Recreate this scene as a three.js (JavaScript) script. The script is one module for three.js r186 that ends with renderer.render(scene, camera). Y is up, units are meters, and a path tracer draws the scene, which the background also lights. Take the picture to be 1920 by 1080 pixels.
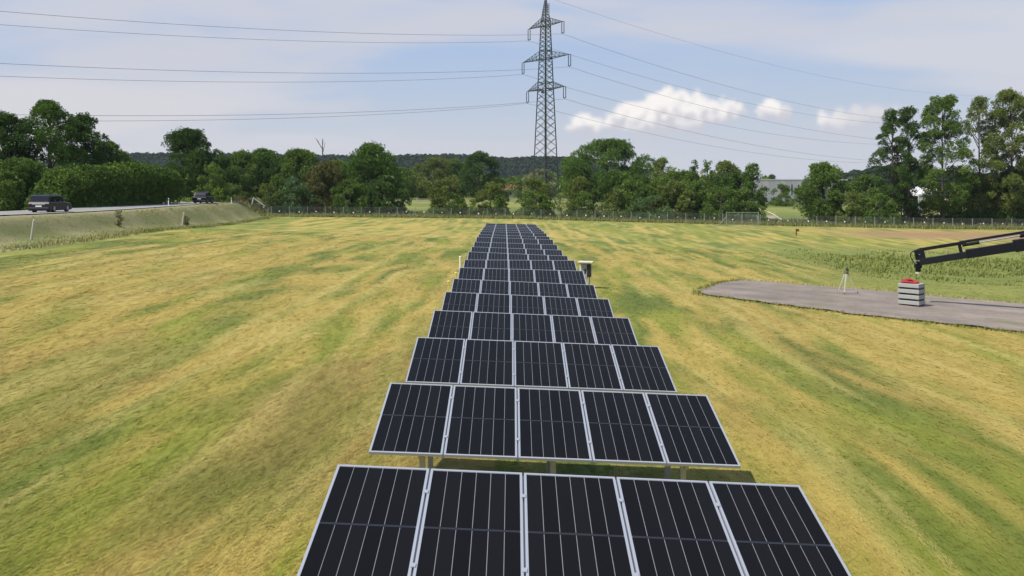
import * as THREE from 'three';
import { mergeGeometries } from 'three/addons/utils/BufferGeometryUtils.js';
import { RoundedBoxGeometry } from 'three/addons/geometries/RoundedBoxGeometry.js';

// ---------------------------------------------------------------- random numbers and noise
let seed = 7;
const rnd = () => { seed = (seed + 0x6D2B79F5) | 0; let t = Math.imul(seed ^ (seed >>> 15), 1 | seed); t = (t + Math.imul(t ^ (t >>> 7), 61 | t)) ^ t; return ((t ^ (t >>> 14)) >>> 0) / 4294967296; };
const rr = (a, b) => a + (b - a) * rnd();
const hash = (x, y) => { let h = Math.imul(x, 374761393) + Math.imul(y, 668265263) | 0; h = Math.imul(h ^ (h >>> 13), 1274126177); return ((h ^ (h >>> 16)) >>> 0) / 4294967296; };
const noise = (x, y) => { const i = Math.floor(x), j = Math.floor(y); let u = x - i, v = y - j; u = u * u * (3 - 2 * u); v = v * v * (3 - 2 * v); const a = hash(i, j), b = hash(i + 1, j), c = hash(i, j + 1), d = hash(i + 1, j + 1); return a + (b - a) * u + (c - a) * v + (a - b - c + d) * u * v; };
const fbm = (x, y, n = 4) => { let s = 0, a = 0.5, t = 0; for (let k = 0; k < n; k++) { s += a * noise(x, y); t += a; a *= 0.5; const q = x * 1.6 - y * 1.2 + 17.3; y = x * 1.2 + y * 1.6 + 5.1; x = q; } return s / t; };
const wrapNoise = (x, y, px, py) => { const i = Math.floor(x), j = Math.floor(y); let u = x - i, v = y - j; u = u * u * (3 - 2 * u); v = v * v * (3 - 2 * v); const m = (a, b) => ((a % b) + b) % b; const i0 = m(i, px), i1 = m(i + 1, px), j0 = m(j, py), j1 = m(j + 1, py); const a = hash(i0, j0), b = hash(i1, j0), c = hash(i0, j1), d = hash(i1, j1); return a + (b - a) * u + (c - a) * v + (a - b - c + d) * u * v; };
const clamp = (x, a = 0, b = 1) => Math.min(b, Math.max(a, x));
const smooth = (a, b, x) => { const t = clamp((x - a) / (b - a)); return t * t * (3 - 2 * t); };
const lerp = (a, b, t) => a + (b - a) * t;
const mix3 = (a, b, t) => [lerp(a[0], b[0], t), lerp(a[1], b[1], t), lerp(a[2], b[2], t)];

// ---------------------------------------------------------------- camera
const scene = new THREE.Scene();
const EYE = 5.1, F = 1570;
const camera = new THREE.PerspectiveCamera(2 * Math.atan(540 / F) * 180 / Math.PI, 1920 / 1080, 0.5, 9000);
camera.position.set(0, EYE, 0);
camera.lookAt(0, EYE, -10);
camera.setViewOffset(1920, 1080, 0, 183, 1920, 1080);
camera.updateProjectionMatrix();
const X = (px, d) => (px - 960) / F * d;             // where a sight line stands at distance d
const Y = (py, d) => EYE - (py - 357) / F * d;

// ---------------------------------------------------------------- sky and sun
const SUN = new THREE.Vector3(-0.50, 0.82, 0.27).normalize();
{
  const W = 2048, H = 1024, data = new Float32Array(W * H * 4);
  const A = (px) => Math.atan((px - 960) / F), L = (px, py) => Math.atan((357 - py) / F * Math.cos(A(px)));
  const heap = [ // heads of the far cumulus by bearing and height
    [1085, 236, 22], [1110, 240, 22], [1150, 228, 22], [1170, 214, 20], [1195, 212, 24], [1222, 202, 24], [1248, 188, 22], [1262, 200, 30], [1284, 190, 20], [1298, 202, 26], [1325, 208, 22], [1352, 212, 20], [1380, 208, 17], [1240, 222, 34], [1200, 232, 30], [1300, 226, 30],
    [1442, 206, 17], [1456, 203, 16], [1466, 210, 14],
    [1548, 232, 18], [1580, 228, 22], [1612, 222, 22], [1640, 218, 22], [1668, 220, 24], [1600, 238, 24],
  ].map(([px, py, r]) => [A(px), L(px, py), r / F]);
  for (let row = 0; row < H; row++) {
    const el = ((row + 0.5) / H - 0.5) * Math.PI, y = Math.sin(el), ce = Math.cos(el);
    for (let col = 0; col < W; col++) {
      const ro = ((col + 0.5) / W - 0.5) * 2 * Math.PI, x = Math.cos(ro) * ce, z = Math.sin(ro) * ce, o = (row * W + col) * 4;
      let c;
      if (y < -0.02) c = [0.30, 0.30, 0.24];
      else {
        const up = Math.max(y, 0), k = 1 / (up + 0.16), cx = x * k, cz = z * k;
        // clear air: milky near the horizon, bluer above
        let air = mix3([0.555, 0.61, 0.685], [0.385, 0.52, 0.76], smooth(0.02, 0.22, up));
        air = mix3(air, [0.15, 0.30, 0.62], smooth(0.25, 0.9, up));
        // high veil of thin cloud
        const wx = cx + 0.5 * (fbm(cx * 0.9 + 3, cz * 0.9, 3) - 0.5), wz = cz + 0.5 * (fbm(cx * 0.9, cz * 0.9 + 9, 3) - 0.5);
        const v = fbm(wx * 0.75 + 21.7, wz * 1.25 + 3.4, 5), w = fbm(wx * 2.2 + 5, wz * 3.4 + 11, 4);
        let veil = smooth(0.44, 0.73, v + 0.30 * (w - 0.5));
        veil = clamp(lerp(veil, 0.75, smooth(0.11, 0.02, up) * 0.85));
        c = mix3(air, [0.63, 0.63, 0.69], veil * 0.82);
        const haze = smooth(0.62, 0.85, fbm(wx * 0.6 + 40, wz * 1.1 + 8, 4) + 0.12);
        c = mix3(c, [0.69, 0.68, 0.715], haze * 0.7);
        // cumulus
        const az = Math.atan2(x, -z);
        if (Math.abs(az - 0.28) < 0.26 && el > 0.03 && el < 0.16) {
          const jx = 0.010 * (fbm(az * 110, el * 110, 4) - 0.5) * 2, jy = 0.010 * (fbm(az * 110 + 50, el * 110 + 7, 4) - 0.5) * 2;
          let open = 1, lit = 0, wsum = 0;
          for (const [pa, pe, ps] of heap) {
            const dx = (az + jx - pa) / ps, dy = (el + jy - pe) / ps, q = Math.sqrt(dx * dx + dy * dy); if (q > 1.25) continue;
            const a = smooth(1.2, 0.72, q); open *= 1 - a * 0.94; lit += a * clamp(0.62 + 0.42 * dy - 0.16 * dx); wsum += a;
          }
          if (wsum > 0) {
            const foot = smooth(0.058, 0.080, el + 0.008 * (fbm(az * 50, el * 70, 3) - 0.5)), far = smooth(0.33, 0.40, az), b = clamp(lit / wsum - 0.04 + 0.7 * (fbm(az * 150 + 8, el * 150, 3) - 0.5)) * lerp(0.35, 1, foot);
            c = mix3(c, mix3([0.60, 0.59, 0.65], mix3([0.97, 0.93, 0.90], [0.76, 0.73, 0.74], far), smooth(0.25, 0.78, b)), (1 - open) * lerp(0.42, 0.97, foot) * lerp(1, 0.75, far));
          }
        }
      }
      const k = 0.91; data[o] = c[0] * k; data[o + 1] = c[1] * k; data[o + 2] = c[2] * k; data[o + 3] = 1;
    }
  }
  const sky = new THREE.DataTexture(data, W, H, THREE.RGBAFormat, THREE.FloatType);
  sky.mapping = THREE.EquirectangularReflectionMapping; sky.magFilter = sky.minFilter = THREE.LinearFilter; sky.needsUpdate = true;
  scene.background = sky; scene.environment = sky;
}
const sun = new THREE.DirectionalLight(new THREE.Color(1, 0.95, 0.86), 4.8);
sun.name = 'sun'; sun.position.copy(SUN).multiplyScalar(300).add(new THREE.Vector3(0, 0, -90)); sun.target.position.set(0, 0, -90); sun.castShadow = true;
sun.shadow.radius = 2; sun.shadow.mapSize.set(4096, 4096);
Object.assign(sun.shadow.camera, { left: -150, right: 150, top: 150, bottom: -150, near: 10, far: 700 });
scene.add(sun, sun.target);
scene.fog = new THREE.FogExp2(new THREE.Color(0.72, 0.79, 0.9), 0.00007);
const renderer = new THREE.WebGLRenderer({ antialias: true });
renderer.toneMapping = THREE.LinearToneMapping; renderer.toneMappingExposure = 1.12;
renderer.shadowMap.enabled = true;

// ---------------------------------------------------------------- names, labels, helpers
const used = {};
const numbered = (n) => { const k = used[n] = (used[n] ?? -1) + 1; return k ? n + '_' + String(k).padStart(3, '0') : n; };
function tag(o, label, category, group) { o.userData.label = label; o.userData.category = category; if (group) o.userData.group = group; return o; }
function thing(name, label, category, p = [0, 0, 0], turn = 0, group) { const o = new THREE.Group(); o.name = numbered(name); o.position.set(...p); o.rotation.y = turn; tag(o, label, category, group); scene.add(o); return o; }
function part(name, geo, mat, parent) { const m = new THREE.Mesh(Array.isArray(geo) ? join(geo) : geo, mat); m.name = name; m.castShadow = m.receiveShadow = true; parent.add(m); return m; }
function ground(name, geo, mat) { const m = part(name, geo, mat, scene); m.userData.kind = 'structure'; return m; }
function join(list) {
  return mergeGeometries(list.map((g) => { const q = g.index ? g.toNonIndexed() : g.clone(); for (const k of Object.keys(q.attributes)) if (!['position', 'normal', 'uv'].includes(k)) q.deleteAttribute(k); if (!q.attributes.uv) q.setAttribute('uv', new THREE.BufferAttribute(new Float32Array(q.attributes.position.count * 2), 2)); q.morphAttributes = {}; return q; }));
}
const box = (w, h, d, x = 0, y = 0, z = 0) => new THREE.BoxGeometry(w, h, d).translate(x, y, z);
const rbox = (w, h, d, x = 0, y = 0, z = 0, r = 0.02, s = 2) => new RoundedBoxGeometry(w, h, d, s, r).translate(x, y, z);
function bar(a, b, w, w2 = w) { // square bar between two points
  const A = new THREE.Vector3(...a), B = new THREE.Vector3(...b), L = A.distanceTo(B), g = new THREE.BoxGeometry(w, L, w2);
  const q = new THREE.Quaternion().setFromUnitVectors(new THREE.Vector3(0, 1, 0), B.clone().sub(A).normalize());
  return g.applyQuaternion(q).translate((A.x + B.x) / 2, (A.y + B.y) / 2, (A.z + B.z) / 2);
}
function rod(a, b, r, r2 = r, n = 8) {
  const A = new THREE.Vector3(...a), B = new THREE.Vector3(...b), L = A.distanceTo(B), g = new THREE.CylinderGeometry(r2, r, L, n);
  const q = new THREE.Quaternion().setFromUnitVectors(new THREE.Vector3(0, 1, 0), B.clone().sub(A).normalize());
  return g.applyQuaternion(q).translate((A.x + B.x) / 2, (A.y + B.y) / 2, (A.z + B.z) / 2);
}
const std = (c, rough = 0.8, metal = 0, more = {}) => new THREE.MeshStandardMaterial({ color: Array.isArray(c) ? new THREE.Color().setRGB(...c) : c, roughness: rough, metalness: metal, ...more });
function dataTex(n, m, fn, srgb = false) {
  const d = new Uint8Array(n * m * 4);
  for (let j = 0; j < m; j++) for (let i = 0; i < n; i++) { const c = fn(i / n, j / m), o = (j * n + i) * 4; d[o] = clamp(c[0]) * 255; d[o + 1] = clamp(c[1]) * 255; d[o + 2] = clamp(c[2]) * 255; d[o + 3] = 255; }
  const t = new THREE.DataTexture(d, n, m); t.wrapS = t.wrapT = THREE.RepeatWrapping; t.magFilter = THREE.LinearFilter; t.minFilter = THREE.LinearMipmapLinearFilter; t.generateMipmaps = true; if (srgb) t.colorSpace = THREE.SRGBColorSpace; t.needsUpdate = true; return t;
}

// ---------------------------------------------------------------- lie of the land
const ROAD = new THREE.CatmullRomCurve3([[-37, 3.5, -10], [-38.6, 3.45, 25], [-40.6, 3.35, 52], [-42.8, 3.16, 75], [-46.6, 3.12, 104], [-50.2, 3.15, 130], [-53.5, 3.0, 168], [-48, 2.4, 214], [-31, 1.95, 250], [-4, 1.9, 281], [30, 2.0, 302], [90, 2.2, 322], [200, 2.4, 345], [380, 2.5, 360]].map(([x, y, d]) => new THREE.Vector3(x, y, -d)), false, 'centripetal');
const RP = ROAD.getSpacedPoints(420);
function roadAt(x, d) { // distance from the road's middle line, and its level there
  let best = 1e9, k = 0; const z = -d;
  for (let i = 0; i < RP.length; i += 4) { const q = (RP[i].x - x) ** 2 + (RP[i].z - z) ** 2; if (q < best) { best = q; k = i; } }
  for (let i = Math.max(0, k - 4); i < Math.min(RP.length, k + 5); i++) { const q = (RP[i].x - x) ** 2 + (RP[i].z - z) ** 2; if (q < best) { best = q; k = i; } }
  let s = Math.sqrt(best); const i = Math.min(RP.length - 2, Math.max(1, k));
  const tx = RP[i + 1].x - RP[i - 1].x, tz = RP[i + 1].z - RP[i - 1].z, tl = Math.hypot(tx, tz);
  s = Math.abs(((x - RP[k].x) * tz - (z - RP[k].z) * tx) / tl) + Math.max(0, Math.abs(((x - RP[k].x) * tx + (z - RP[k].z) * tz) / tl) - 3);
  return [s, RP[k].y];
}
function plain(x, d) {
  const q = x - 0.5, kL = lerp(1, 0.2, smooth(60, 140, d)), kR = lerp(1, 0.62, smooth(60, 140, d));
  let h = q < 0 ? 0.055 * kL * 45 * Math.tanh(-q / 45) : -0.045 * kR * 70 * Math.tanh(q / 70);
  h += 0.14 * smooth(105, 150, d) - 0.15 * smooth(78, 95, d) * smooth(128, 104, d);
  h += 0.0155 * clamp(d - 156, 0, 110) + 0.004 * clamp(d - 266, 0, 700);
  // swale with rough growth on the right
  h -= 0.6 * smooth(22, 32, x) * smooth(56, 63, d) * smooth(90, 74, d);
  h += 0.05 * (fbm(x * 0.22, d * 0.12, 3) - 0.5) * smooth(300, 150, d);
  return h;
}
function hG(x, d) {
  let h = plain(x, d);
  if (x < 12 || d > 200) { const [s, ry] = roadAt(x, d); if (s < 22) { const w = 4.4 + Math.max(0, ry - h) * 1.75 + 0.8 * (noise(x * 0.2, d * 0.12) - 0.5); h = lerp(ry - 0.06, h, smooth(4.6, Math.max(w, 7), s)) + 0.12 * (fbm(x * 0.5, d * 0.3, 3) - 0.5) * smooth(4.6, 6, s); } }
  return h;
}

// what grows or lies where: a linear colour for every spot of the ground
const STRAW = [0.415, 0.312, 0.072], STRAW2 = [0.315, 0.237, 0.046], GREEN = [0.215, 0.228, 0.024], GREEN2 = [0.105, 0.138, 0.013], OCHRE = [0.225, 0.16, 0.042];
function meadow(x, d) {
  const wob = 1.6 * (fbm(x * 0.08 + 9, d * 0.05, 2) - 0.5), xw = x + wob * 2, big = fbm(x * 0.055 + 3, d * 0.028 + 8, 3), mid = fbm(xw * 0.5 + 11, d * 0.075 + 2, 4), fine = fbm(xw * 1.9, d * 0.21 + 30, 3), sw = 0.5 + 0.5 * Math.sin(xw * 2.3);
  let g = 0.47 + 0.8 * (big - 0.5) + 2.1 * (mid - 0.5) + 2.2 * (fine - 0.5) + 0.3 * (sw - 0.5);
  g += 0.16 * Math.exp(-(((x + 6) / 5) ** 2) - (((d - 26) / 9) ** 2));           // greener patches seen left of the tables
  g += 0.12 * Math.exp(-(((x + 18) / 9) ** 2) - (((d - 33) / 9) ** 2));
  g -= 0.24 * Math.exp(-(((x + 22) / 13) ** 2) - (((d - 56) / 13) ** 2));        // straw farther out on the left
  g -= 0.20 * smooth(3, 9, x) * smooth(52, 30, d);                                // dry on the near right
  g += 0.30 * smooth(5, 14, x) * smooth(58, 72, d);                               // green farther out on the right
  g += 0.36 * smooth(112, 138, d) * smooth(60, 30, x);
  g -= 0.2 * smooth(30, 60, x) * smooth(114, 124, d);
  if (x < -10) { const [s] = roadAt(x, d); g += 0.9 * smooth(20, 13, s); }
  const oc = smooth(0.48, 0.68, fbm(xw * 0.4 + 50, d * 0.1 + 4, 3) + 0.12 * Math.exp(-(((x + 5) / 4) ** 2) - (((d - 17) / 6) ** 2)));
  if (x < -8 && x > -36 && d > 66 && d < 90) { // wheel tracks
    const e = (d - 77 + (x + 20) * 0.62) * 0.85;
    g += 0.75 * (smooth(0.3, 0.1, Math.abs(e)) + smooth(0.3, 0.1, Math.abs(e - 1.9))) * (0.5 + noise(x * 0.8, d));
  }
  const dry = mix3(STRAW, STRAW2, fine), wet = mix3(GREEN, GREEN2, smooth(0.3, 0.7, fbm(x * 0.6 + 7, d * 0.2, 3)));
  let c = mix3(dry, wet, smooth(0.08, 0.98, g));
  c = mix3(c, OCHRE, oc * (0.25 + 0.4 * Math.exp(-(((x + 5) / 5) ** 2))) * smooth(70, 30, d));
  const hay = smooth(0.56, 0.70, fbm(xw * 2.6 + 40, d * 0.11 + 6, 3)), lush = smooth(0.56, 0.70, fbm(xw * 2.2 + 80, d * 0.13 + 66, 3));   // strands left lying along the swaths
  c = mix3(c, [0.47, 0.375, 0.115], hay * 0.5); c = mix3(c, [0.15, 0.185, 0.02], lush * 0.42);
  return c;
}
const PAD = [[10, 44.6], [12.6, 50.5], [14.7, 53], [18, 51.6], [23, 49], [28.1, 46.2], [60, 34], [55, 18], [32, 29.5], [21.6, 35.4], [16, 39.2]];
function inPad(x, d, grow = 0) { let c = false; for (let i = 0, j = PAD.length - 1; i < PAD.length; j = i++) { const [xi, yi] = PAD[i], [xj, yj] = PAD[j]; if ((yi > d) !== (yj > d) && x < (xj - xi) * (d - yi) / (yj - yi) + xi) c = !c; } return c; }
function groundColour(x, d) {
  const n = fbm(x * 0.5, d * 0.25, 3), f = fbm(x * 1.7 + 4, d * 1.1, 3);
  let c;
  if (d < 160) c = meadow(x, d); else c = mix3([0.14, 0.17, 0.022], [0.22, 0.225, 0.045], smooth(0.4, 0.65, fbm(x * 0.06, d * 0.05 + 5, 3)));
  // reddish bare soil near the right end of the fence, a dry strip along it
  const soil = smooth(42, 58, x) * smooth(113, 119, d + 8 * (n - 0.5)) * smooth(134, 127, d + 6 * (f - 0.5));
  c = mix3(c, mix3([0.27, 0.15, 0.075], [0.31, 0.20, 0.09], n), soil * 0.95);
  const dryRight = smooth(26, 38, x) * smooth(124, 129, d + 5 * (n - 0.5)) * smooth(141, 137, d);
  c = mix3(c, [0.34, 0.26, 0.085], dryRight * 0.22);
  // rough green of the swale
  const sw = smooth(20, 32, x + 8 * (n - 0.5)) * smooth(55, 60, d + 4 * (f - 0.5)) * smooth(104, 86, d + 14 * (n - 0.5));
  c = mix3(c, mix3([0.115, 0.155, 0.022], [0.205, 0.225, 0.042], f), sw * 0.9);
  // bright mown verge before the swale
  c = mix3(c, mix3([0.14, 0.18, 0.02], [0.24, 0.24, 0.05], n), 0.9 * smooth(15, 24, x) * smooth(55.5, 58.5, d + 0.5 * x - 1.5) * smooth(64, 58, d));
  // tall grass strip at the fence
  c = mix3(c, [0.13, 0.15, 0.04], smooth(144, 147, d) * smooth(157, 152, d) * 0.9);
  if (x < 12 || d > 180) {
    const [s] = roadAt(x, d);
    const bank = smooth(11.2, 9.6, s + 1.2 * (f - 0.5));
    c = mix3(c, mix3([0.165, 0.175, 0.05], [0.24, 0.22, 0.095], smooth(0.35, 0.65, n)), bank * (d < 165 ? 0.95 : 0.3));
    c = mix3(c, mix3([0.22, 0.21, 0.08], [0.30, 0.25, 0.13], f), smooth(5.4, 5.0, s));
  }
  return c;
}
const stalks = dataTex(1024, 1024, (u, v) => { // short dry stalks and blades, tiling
  let s = 0;
  for (const [fx, fy, a] of [[96, 18, 0.28], [190, 44, 0.26], [36, 6, 0.26], [330, 120, 0.2]]) s += a * wrapNoise(u * fx + 3 * wrapNoise(u * 9, v * 9, 9, 9), v * fy, fx, fy);
  const k = 0.70 + 0.55 * (s - 0.08); return [k * 1.0, k, k * 0.96];
});
{
  const xs = [], ds = [];
  for (let x = -62; x <= 62; x += 0.5) xs.push(x);
  for (let x = 62, s = 0.8; x < 4500; s *= 1.09) { x += s; xs.push(x); xs.unshift(-x); }
  for (let d = -14; d < 8; d += 1.5) ds.push(d);
  for (let d = 8; d < 105; d += 0.5) ds.push(d);
  for (let d = 105; d < 165; d += 0.8) ds.push(d);
  for (let d = 165, s = 1.2; d < 5200; s *= 1.035) { ds.push(d); d += s; }
  const nx = xs.length, nd = ds.length, pos = new Float32Array(nx * nd * 3), col = new Float32Array(nx * nd * 3), uv = new Float32Array(nx * nd * 2), idx = [];
  for (let j = 0; j < nd; j++) for (let i = 0; i < nx; i++) {
    const x = xs[i], d = ds[j], o = j * nx + i, c = groundColour(x, d);
    pos[o * 3] = x; pos[o * 3 + 1] = hG(x, d) - (inPad(x, d) ? 0.05 : 0); pos[o * 3 + 2] = -d; col.set(c, o * 3); uv[o * 2] = x / 5; uv[o * 2 + 1] = d / 5;
    if (i && j) idx.push(o - nx - 1, o - nx, o, o - nx - 1, o, o - 1);
  }
  const g = new THREE.BufferGeometry(); g.setAttribute('position', new THREE.BufferAttribute(pos, 3)); g.setAttribute('color', new THREE.BufferAttribute(col, 3)); g.setAttribute('uv', new THREE.BufferAttribute(uv, 2)); g.setIndex(idx); g.computeVertexNormals();
  ground('ground', g, new THREE.MeshStandardMaterial({ vertexColors: true, map: stalks, roughness: 1, bumpMap: stalks, bumpScale: 0.025, side: THREE.DoubleSide }));
}
// road with its edge lines
{
  const strip = (a, b, lift, i0 = 0, i1 = RP.length - 1, step = 1) => {
    const pos = [], uv = [], idx = []; let n = 0;
    for (let i = i0; i <= i1; i += step) {
      const p = RP[Math.max(0, i - 1)], q = RP[Math.min(RP.length - 1, i + 1)], tx = q.x - p.x, tz = q.z - p.z, l = Math.hypot(tx, tz), nx = -tz / l, nz = tx / l;
      for (const s of [a, b]) { pos.push(RP[i].x + nx * s, RP[i].y + lift, RP[i].z + nz * s); uv.push(s / 4, i * 0.35); }
      if (n) idx.push(n * 2 - 2, n * 2 - 1, n * 2 + 1, n * 2 - 2, n * 2 + 1, n * 2); n++;
    }
    const g = new THREE.BufferGeometry(); g.setAttribute('position', new THREE.Float32BufferAttribute(pos, 3)); g.setAttribute('uv', new THREE.Float32BufferAttribute(uv, 2)); g.setIndex(idx); g.computeVertexNormals(); return g;
  };
  const tar = dataTex(256, 256, (u, v) => { const k = 0.8 + 0.25 * wrapNoise(u * 64, v * 64, 64, 64) + 0.15 * wrapNoise(u * 6, v * 4, 6, 4) - 0.15; return [k, k, k]; });
  ground('road', strip(-4, 4, 0.02), std([0.28, 0.265, 0.245], 0.9, 0, { map: tar, side: THREE.DoubleSide }));
  const white = std([0.7, 0.7, 0.68], 0.8, 0, { side: THREE.DoubleSide }), line = [strip(3.55, 3.7, 0.024), strip(-3.7, -3.55, 0.024)];
  for (let i = 4; i < 300; i += 8) line.push(strip(-0.07, 0.07, 0.024, i, i + 4));
  ground('road_markings', line, white);
}
// gravel pad
{
  const gravel = dataTex(512, 512, (u, v) => { const a = wrapNoise(u * 128, v * 128, 128, 128), b = wrapNoise(u * 40, v * 40, 40, 40), c = wrapNoise(u * 6, v * 6, 6, 6), k = 0.62 + 0.32 * a + 0.2 * b + 0.22 * (c - 0.5); return [k, k * 0.985, k * 0.97]; });
  const edge = []; const P = PAD.map(([x, d]) => new THREE.Vector2(x, d));
  const curve = new THREE.CatmullRomCurve3(P.map((p) => new THREE.Vector3(p.x, p.y, 0)), true, 'catmullrom', 0.25).getPoints(220);
  for (const p of curve) { const j = 0.9 * (fbm(p.x * 0.8, p.y * 0.8, 3) - 0.5); edge.push(new THREE.Vector2(p.x + j, p.y + j)); }
  // fan of fine cells inside the outline
  const pos = [], uv = [], idx = [], col = []; const inside = (x, d) => { let c = false; for (let i = 0, j = edge.length - 1; i < edge.length; j = i++) { const a = edge[i], b = edge[j]; if ((a.y > d) !== (b.y > d) && x < (b.x - a.x) * (d - a.y) / (b.y - a.y) + a.x) c = !c; } return c; };
  const shape = new THREE.ShapeGeometry(new THREE.Shape(edge)), sp = shape.attributes.position, si = shape.index.array; let tri = [];
  for (let i = 0; i < si.length; i += 3) tri.push([0, 1, 2].map((k) => [sp.getX(si[i + k]), sp.getY(si[i + k])]));
  for (let it = 0; it < 16; it++) { const next = []; let cut = false; for (const t of tri) { let L = 0, k = 0; for (let e = 0; e < 3; e++) { const l = Math.hypot(t[e][0] - t[(e + 1) % 3][0], t[e][1] - t[(e + 1) % 3][1]); if (l > L) { L = l; k = e; } } if (L > 0.8) { cut = true; const a = t[k], b = t[(k + 1) % 3], c = t[(k + 2) % 3], m = [(a[0] + b[0]) / 2, (a[1] + b[1]) / 2]; next.push([a, m, c], [m, b, c]); } else next.push(t); } tri = next; if (!cut) break; }
  for (const t of tri) for (const [x, d] of t) { pos.push(x, hG(x, d) + 0.06, -d); uv.push(x / 3, d / 3); const n = fbm(x * 0.35 + 9, d * 0.5, 4), m = fbm(x * 1.1, d * 1.3 + 8, 3), k = 0.86 + 0.5 * (n - 0.42) + 0.3 * (m - 0.5); let q = [0.285 * k, 0.236 * k, 0.196 * k]; q = mix3(q, [0.17, 0.17, 0.05], smooth(0.66, 0.78, fbm(x * 0.9 + 33, d * 0.9, 3)) * 0.5); col.push(...q); }
  const g = new THREE.BufferGeometry(); g.setAttribute('position', new THREE.Float32BufferAttribute(pos, 3)); g.setAttribute('uv', new THREE.Float32BufferAttribute(uv, 2)); g.setAttribute('color', new THREE.Float32BufferAttribute(col, 3)); g.computeVertexNormals();
  ground('gravel_pad', g, new THREE.MeshStandardMaterial({ vertexColors: true, map: gravel, roughness: 1, bumpMap: gravel, bumpScale: 0.03, side: THREE.DoubleSide }));
}

// ---------------------------------------------------------------- foliage
function leafCluster(n, size, spread) { // folded leaf faces in a loose ball
  const pos = [], nor = [];
  for (let i = 0; i < n; i++) {
    const c = new THREE.Vector3(rr(-1, 1), rr(-1, 1), rr(-1, 1)).normalize().multiplyScalar(spread * Math.cbrt(rnd()));
    const up = c.clone().normalize().add(new THREE.Vector3(rr(-0.8, 0.8), rr(0, 1.0), rr(-0.8, 0.8))).normalize(), t = new THREE.Vector3(rr(-1, 1), rr(-1, 1), rr(-1, 1)).cross(up).normalize(), b = up.clone().cross(t);
    const L = size * rr(0.7, 1.3), Wd = L * rr(0.35, 0.6), q = (u, v, w) => c.clone().addScaledVector(t, u * L).addScaledVector(b, v * Wd).addScaledVector(up, w * L);
    const a = q(-0.5, 0, -0.06), e = q(0.5, 0, -0.12), l = q(0.05, 0.5, 0.1), r = q(0.0, -0.5, 0.1);
    for (const [p1, p2, p3] of [[a, r, e], [a, e, l]]) { const nn = p2.clone().sub(p1).cross(p3.clone().sub(p1)).normalize(); if (nn.dot(up) < 0) nn.negate(); for (const p of [p1, p2, p3]) { pos.push(p.x, p.y, p.z); const s = nn.clone().lerp(c.clone().normalize(), 0.25).normalize(); nor.push(s.x, s.y, s.z); } }
  }
  const g = new THREE.BufferGeometry(); g.setAttribute('position', new THREE.Float32BufferAttribute(pos, 3)); g.setAttribute('normal', new THREE.Float32BufferAttribute(nor, 3)); return g;
}
const CLUSTERS = [leafCluster(11, 0.8, 1), leafCluster(11, 0.95, 1), leafCluster(12, 0.75, 1.05)];
const leafMat = new THREE.MeshPhysicalMaterial({ color: 0xffffff, roughness: 0.9, specularIntensity: 0.12, transmission: 0.22, thickness: 0, side: THREE.DoubleSide });
const barkMat = std([0.075, 0.062, 0.048], 0.95), deadMat = std([0.09, 0.08, 0.07], 0.95);
const M4 = new THREE.Matrix4(), Q = new THREE.Quaternion(), V = new THREE.Vector3(), S = new THREE.Vector3(), E = new THREE.Euler();
function scatter(name, geo, mat, list, parent) { // list of [x, y, z, size, colour, sizeY?, lean?]
  const m = new THREE.InstancedMesh(geo, mat, list.length); m.name = name; m.castShadow = m.receiveShadow = true; const c = new THREE.Color();
  list.forEach(([x, y, z, s, col, sy, lean, yaw, long], i) => { if (lean === undefined) E.set(rr(0, 6.28), rr(0, 6.28), rr(0, 6.28)); else E.set(rr(-lean, lean), yaw === undefined ? rr(0, 6.28) : rr(-yaw, yaw), rr(-lean, lean)); M4.compose(V.set(x, y, z), Q.setFromEuler(E), S.set(s, sy ?? s, s * (long ?? 1))); m.setMatrixAt(i, M4); m.setColorAt(i, c.setRGB(...col)); });
  m.userData.kind = 'stuff'; parent.add(m); return m;
}
const TONES = { // two linear greens each
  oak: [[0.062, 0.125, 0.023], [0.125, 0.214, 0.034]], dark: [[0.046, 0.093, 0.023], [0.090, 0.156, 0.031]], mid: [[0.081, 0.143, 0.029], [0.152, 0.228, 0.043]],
  olive: [[0.107, 0.146, 0.034], [0.187, 0.228, 0.052]], pale: [[0.160, 0.214, 0.064], [0.267, 0.321, 0.101]], blue: [[0.071, 0.133, 0.047], [0.152, 0.232, 0.086]],
  bright: [[0.107, 0.178, 0.025], [0.214, 0.304, 0.040]], brown: [[0.107, 0.116, 0.036], [0.178, 0.178, 0.057]], haze: [[0.197, 0.223, 0.101], [0.304, 0.321, 0.159]],
};
const treeCount = {};
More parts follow.
